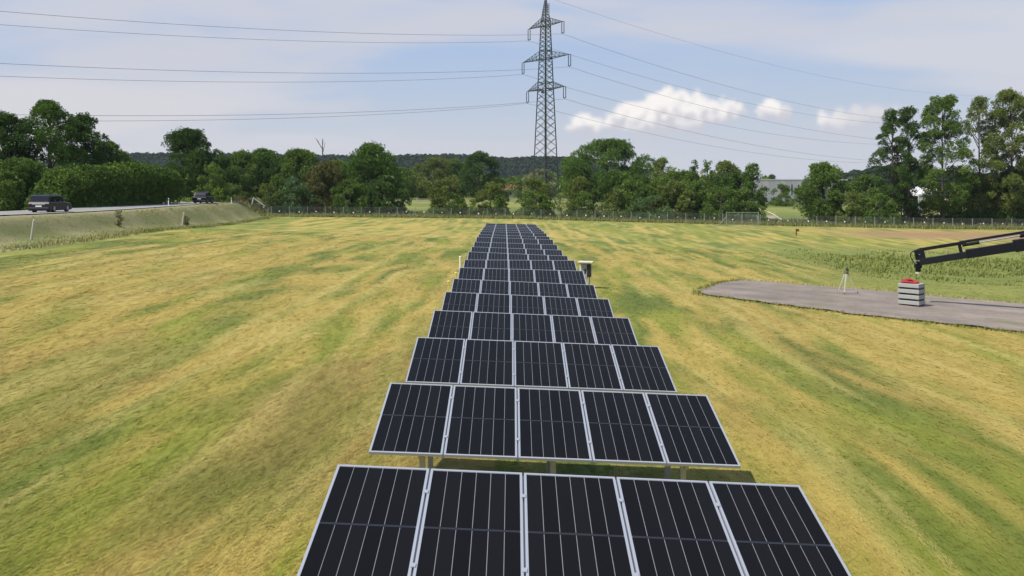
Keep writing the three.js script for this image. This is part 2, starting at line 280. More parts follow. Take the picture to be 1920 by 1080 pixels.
// a crown from lobes; px, top, w in photograph pixels tell its size at distance d
function tree(name, label, category, o) {
  const d = o.d, x0 = X(o.px, d), gy = (o.gy ?? hG(x0, d)), H = Y(o.top, d) - gy, W = o.w / F * d * ({ tall: 1.3, bush: 1.15, cone: 1.1, round: 1.08 }[o.style ?? 'round'] ?? 1), style = o.style ?? 'round';
  const keep = seed; seed = Math.round(o.px * 131 + o.top * 17 + d * 7);
  const t = thing(name, label, category, [x0, gy - 0.05, -d], 0, o.group);
  const tone = TONES[o.tone ?? 'mid'], foot = { round: 0.16, bush: 0.0, tall: 0.3, cone: 0.1, low: 0.06 }[style] * (o.foot ?? 1), yc0 = H * foot, hh = H - yc0, lobes = [];
  const nl = o.lobes ?? clamp(Math.round(W * hh / 2.2), 22, 60), R = W / 2;
  const env = (u) => style === 'cone' ? 0.2 + 0.8 * (1 - u) : style === 'tall' ? 0.35 + 0.75 * Math.sin(Math.PI * Math.pow(u, 0.75)) * (0.75 + 0.5 * noise(u * 5 + o.px, 3)) : style === 'bush' ? Math.sqrt(Math.max(0, 1 - Math.pow(u, 2.6))) * (0.85 + 0.15 * Math.min(1, u * 5)) : Math.pow(Math.max(0, Math.sin(Math.PI * clamp(0.12 + 0.86 * u))), 0.62);
  for (let i = 0; i < nl; i++) {
    const u = (i + rnd()) / nl, a = rr(0, 6.283), er = env(u) * R, lr = Math.min(R, hh * 0.5) * rr(0.17, 0.33) * (style === 'tall' ? 0.9 : style === 'cone' ? 1.15 - 0.8 * u : 1), rad = Math.max(0, er - lr * 0.75) * Math.sqrt(rr(0.2, 1));
    lobes.push([Math.cos(a) * rad, yc0 + Math.min(u * hh, hh - lr * 0.75), Math.sin(a) * rad, lr]);
  }
  if (style === 'bush') for (let i = 0; i < 9; i++) { const a = i * 0.7 + rr(0, 0.5), lr = Math.min(R, hh * 0.5) * rr(0.24, 0.36); lobes.push([Math.cos(a) * R * rr(0.5, 0.8), lr * rr(0.35, 1.0), Math.sin(a) * R * rr(0.5, 0.8), lr]); }
  // limbs and trunk
  const lean = rr(-0.02, 0.02), wood = [], tr = clamp(H * 0.022, 0.05, 0.4) * (o.thick ?? 1), pt = (k) => [lean * H * k, H * k, 0];
  for (let k = 0; k < 5; k++) wood.push(rod(pt(k * 0.17), pt(k * 0.17 + 0.172), tr * (1.15 - k * 0.2), tr * (0.95 - k * 0.2), 7));
  for (const [lx, ly, lz, lr] of lobes.filter((_, i) => i % 2 === 0)) { const k = clamp(ly / H - 0.14, 0.08, 0.8); wood.push(rod(pt(k), [lx * 0.9, ly, lz * 0.9], tr * 0.34, tr * 0.1, 5)); }
  part('trunk', wood, o.dead ? deadMat : barkMat, t);
  // leaves
  const cs = (o.leaf ?? clamp(0.2 + d * 0.0011, 0.26, 0.6)) , list = [[], [], []], dens = (o.dens ?? 1) * (style === 'tall' ? 0.72 : 1);
  let n = 0; for (const l of lobes) n += 4 * Math.PI * l[3] ** 2; n = Math.min(o.most ?? 4200, n / (cs * cs * 2.3) * dens); let area = 0; for (const l of lobes) area += l[3] ** 2;
  for (const [lx, ly, lz, lr] of lobes) {
    const m = Math.round(n * lr * lr / area), lt = rnd();
    for (let i = 0; i < m; i++) {
      const v = new THREE.Vector3(rr(-1, 1), rr(-1, 1), rr(-1, 1)); if (v.lengthSq() > 1) { i--; continue; } v.normalize(); if (v.y < -0.3 && rnd() < 0.6) v.y *= -1;
      const f = lr * (0.55 + 0.55 * Math.sqrt(rnd()) + (rnd() < 0.12 ? rr(0, 0.35) : 0)), px = lx + v.x * f, py = ly + v.y * f * 0.85, pz = lz + v.z * f; if (py < 0.15) continue;
      const mixk = clamp(0.65 * lt + 0.45 * rnd() - 0.05); let c = mix3(tone[0], tone[1], mixk); if (o.bloom && rnd() < o.bloom) c = [0.5, 0.5, 0.4];
      list[(rnd() * 3) | 0].push([px, py, pz, cs * rr(0.6, 1.15), c]);
    }
  }
  const crown = new THREE.Group(); crown.name = 'crown'; t.add(crown);
  list.forEach((l, i) => l.length && scatter('leaves', CLUSTERS[i], leafMat, l, crown));
  seed = keep; return t;
}

// ---------------------------------------------------------------- solar tables
const alu = std([0.42, 0.43, 0.46], 0.45, 0.4), steel = std([0.42, 0.43, 0.44], 0.5, 0.6), sheet = std([0.27, 0.28, 0.30], 0.6);
const cellMat = new THREE.MeshPhysicalMaterial({ color: new THREE.Color().setRGB(0.0085, 0.0086, 0.0095), roughness: 0.2, specularIntensity: 0.06 });
const cellMats = [0.9, 1, 1.12].map((k) => { const m = cellMat.clone(); m.color.multiplyScalar(k); return m; });
const PW = 1.132, PL = 2.32, TILT = 0.238, TW = 5.75, GAP = 0.0225;
// a module lies in x (width) and z (0 = upper end, PL = lower end), y up off its face
const frameGeo = join([box(0.03, 0.042, PL, -PW / 2 + 0.015, -0.017, PL / 2), box(0.03, 0.042, PL, PW / 2 - 0.015, -0.017, PL / 2), box(PW - 0.06, 0.042, 0.032, 0, -0.017, 0.016), box(PW - 0.06, 0.042, 0.032, 0, -0.017, PL - 0.016)]);
const sheetGeo = box(PW - 0.062, 0.006, PL - 0.066, 0, -0.004, PL / 2);
const stripW = 0.1715, stripGap = 0.0075, stripL = 1.098;
const stripGeo = box(stripW, 0.004, stripL, 0, 0, 0), SX = [-2.5, -1.5, -0.5, 0.5, 1.5, 2.5].map((k) => k * (stripW + stripGap)), SZ = [0.036 + 0.008 + stripL / 2, PL - 0.036 - 0.008 - stripL / 2];
const allStrips = join(SX.flatMap((x) => SZ.map((z) => box(stripW, 0.004, stripL, x, 0.0005, z))));
const ROWL = [1.70, 1.62, 1.61, 1.57, 1.54, 1.50, 1.51, 1.48, 1.55, 1.52, 1.53, 1.61, 1.55, 1.55, 1.49, 1.44, 1.36, 1.32, 1.33], ROWR = [1.42, 1.38, 1.38, 1.33, 1.27, 1.23, 1.35, 1.44, 1.30, 1.30, 1.33, 1.40, 1.36, 1.39, 1.34, 1.30, 1.24, 1.20, 1.19];
const ORD = ['nearest row, cut by the photo edge', 'second row from the front', 'third row from the front', 'fourth row from the front', 'fifth row from the front', 'sixth row from the front', 'seventh row from the front', 'eighth row, by the cream-roofed cabinet', 'ninth row from the front', 'tenth row from the front, middle of the line', 'eleventh row from the front', 'twelfth row from the front', 'thirteenth row from the front', 'sixth row from the far end', 'fifth row from the far end', 'fourth row from the far end', 'third row from the far end', 'second row from the far end', 'farthest row, a thin strip'];
const railMat = std([0.34, 0.35, 0.36], 0.6, 0.2);
const bandGeo = box(PW - 0.07, 0.002, 0.04, 0, 0.0003, PL / 2), bandMat = std([0.016, 0.0165, 0.018], 0.4);
function panel(fine, k) {
  const p = new THREE.Mesh(sheetGeo, sheet); p.name = 'panel'; p.castShadow = p.receiveShadow = true;
  part('frame', frameGeo, alu, p); part('middle_band', bandGeo, bandMat, p);
  if (fine) SX.forEach((x, i) => SZ.forEach((z) => { part('cell_strip', stripGeo, cellMats[(i + k) % 3], p).position.set(x, 0.0008, z); }));
  else part('cell_strips', allStrips, cellMats[k % 3], p);
  return p;
}
for (let n = 0; n < 19; n++) {
  const d = 10.414 + 4.7606 * n, cx = 0.8134 - 0.00959 * d, yl = ROWL[n], yr = ROWR[n], roll = Math.atan2(yr - yl, TW), ym = (yl + yr) / 2;
  const t = thing('solar_table', 'tilted table of five dark solar panels, ' + ORD[n], 'solar panels', [cx, hG(cx, d - 1), -d], 0.0096, 'rows of solar tables along the meadow');
  const g0 = t.position.y, put = (o) => { o.position.y += 0; return o; };
  const frameM = new THREE.Matrix4().makeTranslation(0, ym - g0, 0).multiply(new THREE.Matrix4().makeRotationZ(roll)).multiply(new THREE.Matrix4().makeRotationX(TILT));
  for (let i = 0; i < 5; i++) {
    const p = panel(n < 5, i + n); const m = frameM.clone().multiply(new THREE.Matrix4().makeTranslation((i - 2) * (PW + GAP), 0, 0)); m.decompose(p.position, p.quaternion, p.scale); t.add(p);
  }
  const at = (x, y, z) => new THREE.Vector3(x, y, z).applyMatrix4(frameM).toArray();
  for (let i = -2; i < 2; i++) part('rail', box(0.05, 0.03, PL - 0.02, (i + 0.5) * (PW + GAP), -0.054, PL / 2).applyMatrix4(frameM), railMat, t);
  for (const z of [0.5, 1.75]) part('purlin', bar(at(-TW / 2 - 0.02, -0.112, z), at(TW / 2 + 0.02, -0.112, z), 0.05, 0.08), steel, t);
  if (n < 8) for (const z of [0.5, 1.8]) for (let i = -2; i < 2; i++) part('clamp', box(0.05, 0.012, 0.06, (i + 0.5) * (PW + GAP), 0.0105, z).applyMatrix4(frameM), alu, t);
  for (const x of [-2.1, 0, 2.1]) {
    part('rafter', bar(at(x, -0.195, 0.15), at(x, -0.195, 2.1), 0.06, 0.08), steel, t);
    for (const z of [0.42, 1.8]) { const a = at(x, -0.2, z), gx = cx + x, gd = d - a[2], y = hG(gx, gd) - g0 - 0.3; part('post', bar([a[0], y, a[2]], a, 0.09, 0.06), steel, t); }
  }
}

// ---------------------------------------------------------------- inverter cabinet, posts and pegs beside the tables
{
  const d = 45.2, x = X(1098, d), g = hG(x, d), t = thing('inverter_cabinet', 'grey inverter cabinet under a cream roof beside the solar tables', 'inverter', [x, g, -d], -0.25); t.scale.setScalar(0.92);
  const cream = std([0.56, 0.52, 0.38], 0.7), grey = std([0.40, 0.42, 0.42], 0.5, 0.2), black = std([0.02, 0.02, 0.022], 0.5);
  part('post', box(0.07, 1.5, 0.07, -0.31, 0.75, 0.02), std([0.75, 0.74, 0.66], 0.6), t); part('post', box(0.07, 1.5, 0.07, 0.2, 0.75, -0.14), steel, t);
  part('roof', [rbox(0.86, 0.06, 0.55, 0.03, 1.53, 0.04, 0.015).rotateX(0.05), box(0.7, 0.08, 0.03, -0.02, 1.47, 0.30)], cream, t);
  part('case', rbox(0.42, 0.78, 0.26, -0.03, 1.0, 0.02, 0.02), grey, t); part('inverter', rbox(0.24, 0.76, 0.3, 0.22, 1.02, 0.06, 0.05, 3), black, t);
  part('vent', [rbox(0.1, 0.28, 0.02, 0.0, 0.98, 0.158, 0.008)], black, t); part('cable', [rod([0.0, 0.62, 0.05], [0.02, 0.0, 0.05], 0.03), rod([0.1, 0.65, 0.05], [0.12, 0, 0.04], 0.025)], std([0.55, 0.56, 0.5], 0.7), t);
  part('base', box(0.6, 0.12, 0.45, 0, 0.05, 0), std([0.5, 0.5, 0.46], 0.9), t);
}
function stick(name, label, cat, px, top, base, w, mat, d, extra) { const x = X(px, d), g = hG(x, d), h = Y(top, d) - g, t = thing(name, label, cat, [x, g, -d], 0); part('shaft', rod([0, -0.1, 0], [extra ?? 0, h, 0], w, w * 0.9, 8), mat, t); return [t, h]; }
{
  const white = std([0.8, 0.78, 0.66], 0.6), d = 41.2;
  const [t, h] = stick('marker_post', 'thin white marker post at the left end of the solar tables', 'post', 863, 482, 510, 0.05, white, d); part('cap', new THREE.SphereGeometry(0.054, 10, 8).translate(0, h, 0), white, t);
  for (const [px, py, dd, l] of [[841, 528, 35, 'yellow peg in the grass left of the sixth table'], [855, 512, 39, 'yellow peg in the grass right behind the other one']]) { const [p, ph] = stick('marker_peg', l, 'peg', px, py, 0, 0.02, std([0.6, 0.6, 0.1], 0.6), dd); part('cap', new THREE.SphereGeometry(0.06, 8, 6).scale(1, 0.7, 1).translate(0, ph, 0), std([0.75, 0.72, 0.12], 0.6), p); }
  const [s, sh] = stick('survey_stake', 'small dark red stake in the far dry grass', 'stake', 1493, 429, 438, 0.09, std([0.14, 0.05, 0.03], 0.9), 116); part('flag', box(0.5, 0.35, 0.03, 0.16, sh - 0.2, 0), std([0.12, 0.06, 0.03], 0.9), s);
}

// ---------------------------------------------------------------- pallet stack, tripod, crane boom on the gravel pad
{
  const d = 43.2, x = X(1709, d), g = hG(x, d) + 0.06, t = thing('block_stack', 'stack of four pale grey slabs on the gravel pad, red strap on top', 'stack', [x, g, -d], -0.8); t.scale.set(1.06, 1, 1.06);
  const con = std([0.33, 0.33, 0.31], 0.9, 0, { bumpMap: stalks, bumpScale: 0.004 }), rub = std([0.05, 0.05, 0.05], 0.9);
  for (let k = 0; k < 4; k++) { const y = k * 0.29; part('slab', rbox(1.0 - 0.02 * (k % 2), 0.2, 0.8, rr(-0.012, 0.012), y + 0.17, 0, 0.02), con, t); for (const bx of [-0.42, 0.42]) part('spacer', rbox(0.1, 0.086, 0.76, bx, y + 0.027, 0, 0.01), rub, t); }
  const p = thing('red_sling', 'crumpled red lifting sling lying on the grey slab stack', 'sling', [x, g + 1.135, -d], -0.8); const red = std([0.36, 0.02, 0.03], 0.85);
  const loop = (pts, r) => new THREE.TubeGeometry(new THREE.CatmullRomCurve3(pts.map((q) => new THREE.Vector3(...q)), true), 60, r, 6, true).scale(1, 0.75, 1);
  part('strap', [loop([[-0.38, 0.06, 0.25], [-0.1, 0.12, 0.3], [0.2, 0.07, 0.22], [0.3, 0.06, -0.02], [0.05, 0.16, -0.1], [-0.25, 0.2, -0.05], [-0.4, 0.1, 0.05]], 0.07), loop([[-0.3, 0.18, 0.1], [-0.05, 0.26, 0.12], [0.15, 0.15, 0.05], [0.3, 0.06, 0.2], [0.0, 0.1, 0.2]], 0.065), loop([[-0.22, 0.1, -0.2], [0.1, 0.08, -0.25], [0.3, 0.06, -0.1], [0.0, 0.2, 0.0]], 0.06)], red, p);
}
{
  const d = 47.6, x = X(1587, d), g = hG(x, d) + 0.06, t = thing('survey_tripod', 'pale survey tripod with dark instrument at the pad edge', 'tripod', [x, g, -d], 0.3);
  const wood = std([0.46, 0.46, 0.38], 0.6), dark = std([0.05, 0.06, 0.04], 0.5), yellow = std([0.2, 0.22, 0.08], 0.5);
  for (const a of [0.35, 2.45, 4.54]) { const c = Math.cos(a), s = Math.sin(a); const l = part('leg', [bar([c * 0.1, 1.12, s * 0.1], [c * 0.32, 0.62, s * 0.32], 0.05, 0.07), bar([c * 0.3, 0.66, s * 0.3], [c * 0.6, 0.03, s * 0.6], 0.035, 0.05)], wood, t); part('foot', new THREE.ConeGeometry(0.04, 0.12, 8).rotateX(Math.PI).translate(c * 0.62, 0.05, s * 0.62), dark, l); }
  part('head', new THREE.CylinderGeometry(0.12, 0.12, 0.05, 16).translate(0, 1.14, 0), dark, t);
  const ins = part('instrument', [rbox(0.2, 0.1, 0.16, 0, 1.22, 0, 0.02), rbox(0.05, 0.24, 0.14, -0.1, 1.36, 0, 0.02), rbox(0.05, 0.24, 0.14, 0.1, 1.36, 0, 0.02), rbox(0.2, 0.05, 0.06, 0, 1.49, 0, 0.015)], yellow, t); part('telescope', new THREE.CylinderGeometry(0.05, 0.06, 0.22, 12).rotateX(Math.PI / 2).translate(0, 1.37, 0), dark, ins);
}
{
  // loader crane arm reaching in from the right; it ends at its column beyond the frame
  const dk = new THREE.MeshPhysicalMaterial({ color: new THREE.Color().setRGB(0.010, 0.011, 0.014), roughness: 0.5, specularIntensity: 0.25 }), dk2 = new THREE.MeshPhysicalMaterial({ color: new THREE.Color().setRGB(0.014, 0.015, 0.018), roughness: 0.5, specularIntensity: 0.3 }), chrome = std([0.8, 0.8, 0.72], 0.18, 0.9), wht = std([0.75, 0.75, 0.6], 0.6);
  const d0 = 44.4, d1 = 42.6, P = (px, py, k) => { const d = lerp(d0, d1, k); return [X(px, d), Y(py, d), -d]; };
  const A = P(1722, 491, 0), B = P(1916, 461, 1), dir = new THREE.Vector3(...B).sub(new THREE.Vector3(...A)), L = dir.length(), root = thing('crane_boom', 'black hydraulic crane boom reaching in above the slab stack', 'crane', A);
  const u = dir.clone().normalize(), side = new THREE.Vector3(-u.z, 0, u.x).normalize(), up = new THREE.Vector3().crossVectors(side, u).normalize(); if (up.y < 0) up.negate();
  const at = (s, v, w = 0) => u.clone().multiplyScalar(s).addScaledVector(up, v).addScaledVector(side, w).toArray();
  const beam = (s0, s1, v, h, w) => { const g = new RoundedBoxGeometry(s1 - s0, h, w, 2, 0.025); g.translate((s0 + s1) / 2, v, 0); return g.applyMatrix4(new THREE.Matrix4().makeBasis(u, up, u.clone().cross(up))); };
  part('outer_boom', [beam(2.3, L + 6.2, 0.02, 0.46, 0.36), beam(L * 0.93, L * 0.93 + 0.5, 0.05, 0.62, 0.44)], dk, root);
  part('extension', [beam(-0.05, 3.4, -0.02, 0.34, 0.27)], dk2, root);
  part('upper_link', [beam(0.2, 2.4, 0.62, 0.17, 0.16), beam(2.1, 5.4, 0.67, 0.13, 0.13), beam(2.0, 2.16, 0.36, 0.6, 0.1)], dk, root);
  const cyl = part('cylinder', [rod(at(2.2, 0.50), at(3.0, 0.51), 0.085, 0.085, 12), rod(at(4.85, 0.54), at(L + 5.9, 0.45), 0.13, 0.13, 12)], dk, root); part('piston_rod', [rod(at(2.35, 0.505), at(4.95, 0.54), 0.05, 0.05, 12)], chrome, cyl);
  const hd = part('boom_head', [beam(-0.1, 0.38, 0.33, 0.62, 0.26), rod(at(-0.02, 0.42, -0.18), at(-0.02, 0.42, 0.18), 0.06), rod(at(-0.05, 0, -0.2), at(-0.05, 0, 0.2), 0.07)], dk, root);
  part('hose', [0.06, -0.05].map((w) => new THREE.TubeGeometry(new THREE.CatmullRomCurve3([at(0.25, 0.7, w), at(-0.28, 0.5, w), at(-0.26, 0.1, w), at(0.0, -0.35, w)].map((q) => new THREE.Vector3(...q))), 20, 0.022, 6)), dk, root);
  const rt = part('rotator', [rod([-0.02, -0.1, 0], [-0.02, -0.52, 0], 0.15, 0.13, 14), rbox(0.34, 0.18, 0.24, -0.02, -0.22, 0, 0.03)], dk, root); part('coupling', [new THREE.CylinderGeometry(0.14, 0.12, 0.09, 14).translate(-0.02, -0.58, 0)], wht, rt);
  part('fitting', [rbox(0.22, 0.04, 0.3, -0.1, 0.06, 0, 0.01), rbox(0.4, 0.03, 0.3, 0.15, 0.4, 0, 0.01)], steel, root);
  const far = at(L + 6.0, 0.1), gy = hG(A[0] + far[0], -(A[2] + far[2])) - A[1];
  part('column', [rod([far[0], gy, far[2]], [far[0], far[1] + 0.3, far[2]], 0.34, 0.28, 16), box(1.2, 0.9, 1.2, far[0], gy + 0.45, far[2])], dk, root);
}

// ---------------------------------------------------------------- fence, its posts and plates
{
  const t = thing('wire_fence', 'long wire mesh fence on grey posts across the far end of the meadow', 'fence', [0, 0, 0]);
  const grey = std([0.26, 0.27, 0.25], 0.8), wire = std([0.22, 0.23, 0.22], 0.6, 0.3), plate = std([0.82, 0.82, 0.8], 0.5);
  const pts = []; for (let k = 0; k <= 50; k++) { const x = -46.3 + k * 3.22; pts.push([x, 150 - 7.5 * smooth(10, 110, x)]); }
  const G = pts.map(([x, d]) => hG(x, d)), postG = new THREE.CylinderGeometry(0.05, 0.055, 1.85, 8).translate(0, 0.82, 0), plateG = new RoundedBoxGeometry(0.2, 0.2, 0.02, 1, 0.008), wires = [];
  const H = 1.65;
  pts.forEach(([x, d], i) => {
    part('post', postG, grey, t).position.set(x, G[i], -d);
    if (!i) return; const [xa, da] = pts[i - 1], mid = part('reflector', plateG, plate, t); mid.position.set((x + xa) / 2 + rr(-0.2, 0.2), (G[i] + G[i - 1]) / 2 + 0.82 + rr(-0.12, 0.12), -(d + da) / 2 + 0.05); mid.rotation.y = rr(-0.5, 0.5);
    for (let k = 0; k <= 11; k++) wires.push(bar([xa, G[i - 1] + 0.05 + k * H / 11.1, -da], [x, G[i] + 0.05 + k * H / 11.1, -d], k === 11 ? 0.018 : 0.009));
    for (let k = 1; k < 22; k++) { const f = k / 22, wx = lerp(xa, x, f), wd = lerp(da, d, f), wy = lerp(G[i - 1], G[i], f); wires.push(bar([wx, wy + 0.05, -wd], [wx, wy + H, -wd], 0.009)); }
  });
  part('wire_mesh', wires, wire, t).userData.kind = 'stuff';
  const [x0, d0] = pts[0]; part('corner_brace', [bar([x0 + 0.05, G[0] + 1.5, -d0], [x0 + 2.1, G[0] + 0.1, -d0 + 0.1], 0.1), bar([x0 - 0.3, G[0], -d0 + 0.3], [x0, G[0] + 1.7, -d0 + 0.05], 0.12)], std([0.5, 0.5, 0.47], 0.8), t);
  // pale gate in front of the fence
  const gd = 139, gx = X(1392, gd), gg = hG(gx, gd), gt = thing('field_gate', 'pale metal gate frame with mesh and slanted brace at the fence', 'gate', [gx, gg, -gd]), pale = std([0.25, 0.27, 0.25], 0.6, 0.2), hw = 30 / F * gd, gh = Y(398, gd) - gg;
  for (const s of [-1, 0, 1]) part('post', bar([s * hw, -0.2, 0], [s * hw, gh + (s ? 0.08 : -0.02), 0], s ? 0.12 : 0.07), pale, gt);
  part('rail', bar([-hw + 0.07, gh - 0.03, 0], [hw - 0.07, gh - 0.03, 0], 0.09), pale, gt); part('rail', bar([-hw + 0.07, 0.25, 0], [hw - 0.07, 0.25, 0], 0.06), pale, gt);
  part('brace', bar([-hw - 0.06, gh * 0.65, 0], [-hw - 1.45, 0.0, 0.1], 0.11), pale, gt);
  const gm = []; for (let k = 1; k < 40; k++) gm.push(bar([lerp(-hw, hw, k / 40), 0.28, 0.0], [lerp(-hw, hw, k / 40), gh - 0.06, 0.0], 0.012)); for (let k = 1; k < 14; k++) gm.push(bar([-hw, 0.25 + k * (gh - 0.3) / 14, 0], [hw, 0.25 + k * (gh - 0.3) / 14, 0], 0.012)); part('gate_mesh', gm, wire, gt).userData.kind = 'stuff';
  // two leaning posts at the foot of the bank
  for (const [px, base, top, d, l] of [[58, 434, 413, 59.5, 'leaning pale wooden post at the foot of the road bank, far left'], [341, 418, 399, 90, 'leaning pale wooden post at the foot of the road bank beside a small bush']]) { const x = X(px, d), g = hG(x, d), h = Math.max(0.9, Y(top, d) - g), p = thing('wooden_post', l, 'post', [x, g, -d]); part('shaft', rod([0, -0.2, 0], [0.22, h, 0], 0.09, 0.08, 8), std([0.48, 0.45, 0.36], 0.9), p); part('top', new THREE.CylinderGeometry(0.06, 0.085, 0.06, 8).translate(0.225, h + 0.02, 0), std([0.52, 0.5, 0.42], 0.9), p); }
}
// roadside delineators and the bridge rail
{
  const w = std([0.8, 0.8, 0.78], 0.6), b = std([0.02, 0.02, 0.02], 0.6);
  for (const [px, d, s, l] of [[316, 108, -1, 'white roadside marker post in front of the dark hedge'], [434, 136, -1, 'white roadside marker post near the bridge railing'], [782, 262, -1, 'white roadside marker post in the gap between the trees']]) { const x = X(px, d), g = hG(x, d), p = thing('marker_post', l, 'post', [x, g, -d]); part('shaft', rbox(0.12, 1.05, 0.08, 0, 0.5, 0, 0.03), w, p); part('band', rbox(0.126, 0.16, 0.086, 0, 0.82, 0, 0.03), b, p); }
  const t = thing('bridge_railing', 'low rusty red bridge railing beside the road behind the second car', 'railing', [0, 0, 0]), rust = std([0.22, 0.09, 0.06], 0.8), P = (px, d, y) => [X(px, d), hG(X(px, d), d) + y, -d];
  const f = (k) => [lerp(408, 462, k), lerp(141, 150, k)];
  for (const y of [0.55, 0.95]) part('rail', bar(P(...f(0), y), P(...f(1), y), 0.09), rust, t); for (let k = 0; k <= 6; k++) part('post', bar(P(...f(k / 6), -0.1), P(...f(k / 6), 1), 0.09), rust, t);
}

// ---------------------------------------------------------------- cars
function car(label, px, d, L, W, H, wagon) {
  const x = X(px, d), t = thing('car', label, 'car', [x, roadAt(x, d)[1] + 0.02, -d], 0.094);   // drives away, -z is forward
  const paint = new THREE.MeshPhysicalMaterial({ color: new THREE.Color().setRGB(0.008, 0.010, 0.018), roughness: 0.35, specularIntensity: 0.4, clearcoat: 0.35, clearcoatRoughness: 0.05 }), glass = new THREE.MeshPhysicalMaterial({ color: new THREE.Color().setRGB(0.01, 0.012, 0.014), roughness: 0.08, specularIntensity: 0.3 });
  const sec = (pts, w, bev) => { const s = new THREE.Shape(pts.map(([a, b]) => new THREE.Vector2(a, b))); const g = new THREE.ExtrudeGeometry(s, { depth: w - 2 * bev, bevelEnabled: true, bevelThickness: bev, bevelSize: bev * 0.7, bevelSegments: 3, curveSegments: 6 }); g.translate(0, 0, -(w - 2 * bev) / 2); return g.rotateY(Math.PI / 2); };   // a = forward
  const h = L / 2, bl = H * 0.58;
  const lower = [[-h + 0.05, 0.3], [-h, 0.5], [-h + 0.02, bl - 0.12], [-h + 0.1, bl], [h * 0.42, bl], [h * 0.86, bl - 0.12], [h - 0.04, bl - 0.32], [h, 0.45], [h - 0.08, 0.22]];
  for (const c of [h * 0.6, -h * 0.58]) { const a = []; for (let k = 0; k <= 8; k++) a.push([c + 0.38 * Math.cos(Math.PI * k / 8), 0.22 + 0.42 * Math.sin(Math.PI * k / 8)]); lower.push(...a); }
  lower.push([-h + 0.08, 0.22]);
  part('body', sec(lower, W, 0.09), paint, t);
  const roof = wagon ? [[-h + 0.12, bl - 0.02], [-h + 0.3, H - 0.1], [-h + 0.55, H - 0.02], [-0.2, H], [0.25, H - 0.06], [h * 0.46, bl - 0.02]] : [[-h + 0.25, bl - 0.02], [-h + 0.75, H - 0.12], [-h + 1.3, H - 0.01], [-0.2, H], [0.3, H - 0.07], [h * 0.48, bl - 0.02]];
  part('cabin', sec(roof, W - 0.2, 0.12), paint, t);
  const inset = roof.map(([a, b]) => [a * 0.97 + 0.0, lerp(bl, b, 0.86) - 0.0]); part('side_window', sec(inset, W - 0.17, 0.1), glass, t);
  const [ra, rb] = [roof[0], roof[1]]; part('rear_window', bar([0, bl + 0.06, -ra[0] - 0.0], [0, rb[1] - 0.03, -rb[0] + 0.035], W - 0.42, 0.05), glass, t);
  const pil = []; for (const s of [-1, 1]) for (const a of [0.0, -h * 0.45]) pil.push(bar([s * (W / 2 - 0.085), bl, -a], [s * (W / 2 - 0.16), H - 0.1, -a + 0.06], 0.07, 0.09)); part('pillar', pil, paint, t);
  for (const s of [-1, 1]) for (const c of [h * 0.6, -h * 0.58]) { const w = part('wheel', new THREE.CylinderGeometry(0.33, 0.33, 0.22, 22).rotateZ(Math.PI / 2).translate(s * (W / 2 - 0.12), 0.33, -c), std([0.015, 0.015, 0.015], 0.9), t); part('rim', new THREE.CylinderGeometry(0.21, 0.21, 0.235, 16).rotateZ(Math.PI / 2).translate(s * (W / 2 - 0.118), 0.33, -c), std([0.35, 0.35, 0.36], 0.35, 0.7), w); }
  for (const s of [-1, 1]) part('tail_light', rbox(0.34, 0.16, 0.1, s * (W / 2 - 0.2), bl - 0.13, h - 0.01, 0.03), std([0.5, 0.12, 0.1], 0.2), t);
  part('number_plate', rbox(0.52, 0.12, 0.03, 0, bl - 0.3, h + 0.055, 0.01), std([0.8, 0.8, 0.8], 0.5), t); part('trim', rbox(W - 0.7, 0.05, 0.03, 0, bl - 0.12, h + 0.055, 0.01), std([0.8, 0.8, 0.82], 0.15, 0.9), t);
  part('bumper', rbox(W - 0.1, 0.2, 0.16, 0, 0.38, h, 0.05), std([0.03, 0.03, 0.032], 0.7), t);
  part('roof_rail', [bar([-W / 2 + 0.3, H + 0.04, h - 0.8], [-W / 2 + 0.3, H + 0.02, -0.1], 0.035), bar([W / 2 - 0.3, H + 0.04, h - 0.8], [W / 2 - 0.3, H + 0.02, -0.1], 0.035)], std([0.7, 0.7, 0.7], 0.25, 0.9), t);
}
car('dark blue estate car on the road at the far left', 95, 74.6, 4.5, 1.8, 1.47, true);
car('dark car on the road in front of the bushes beside the bridge', 382, 127, 4.8, 1.95, 1.66, false);

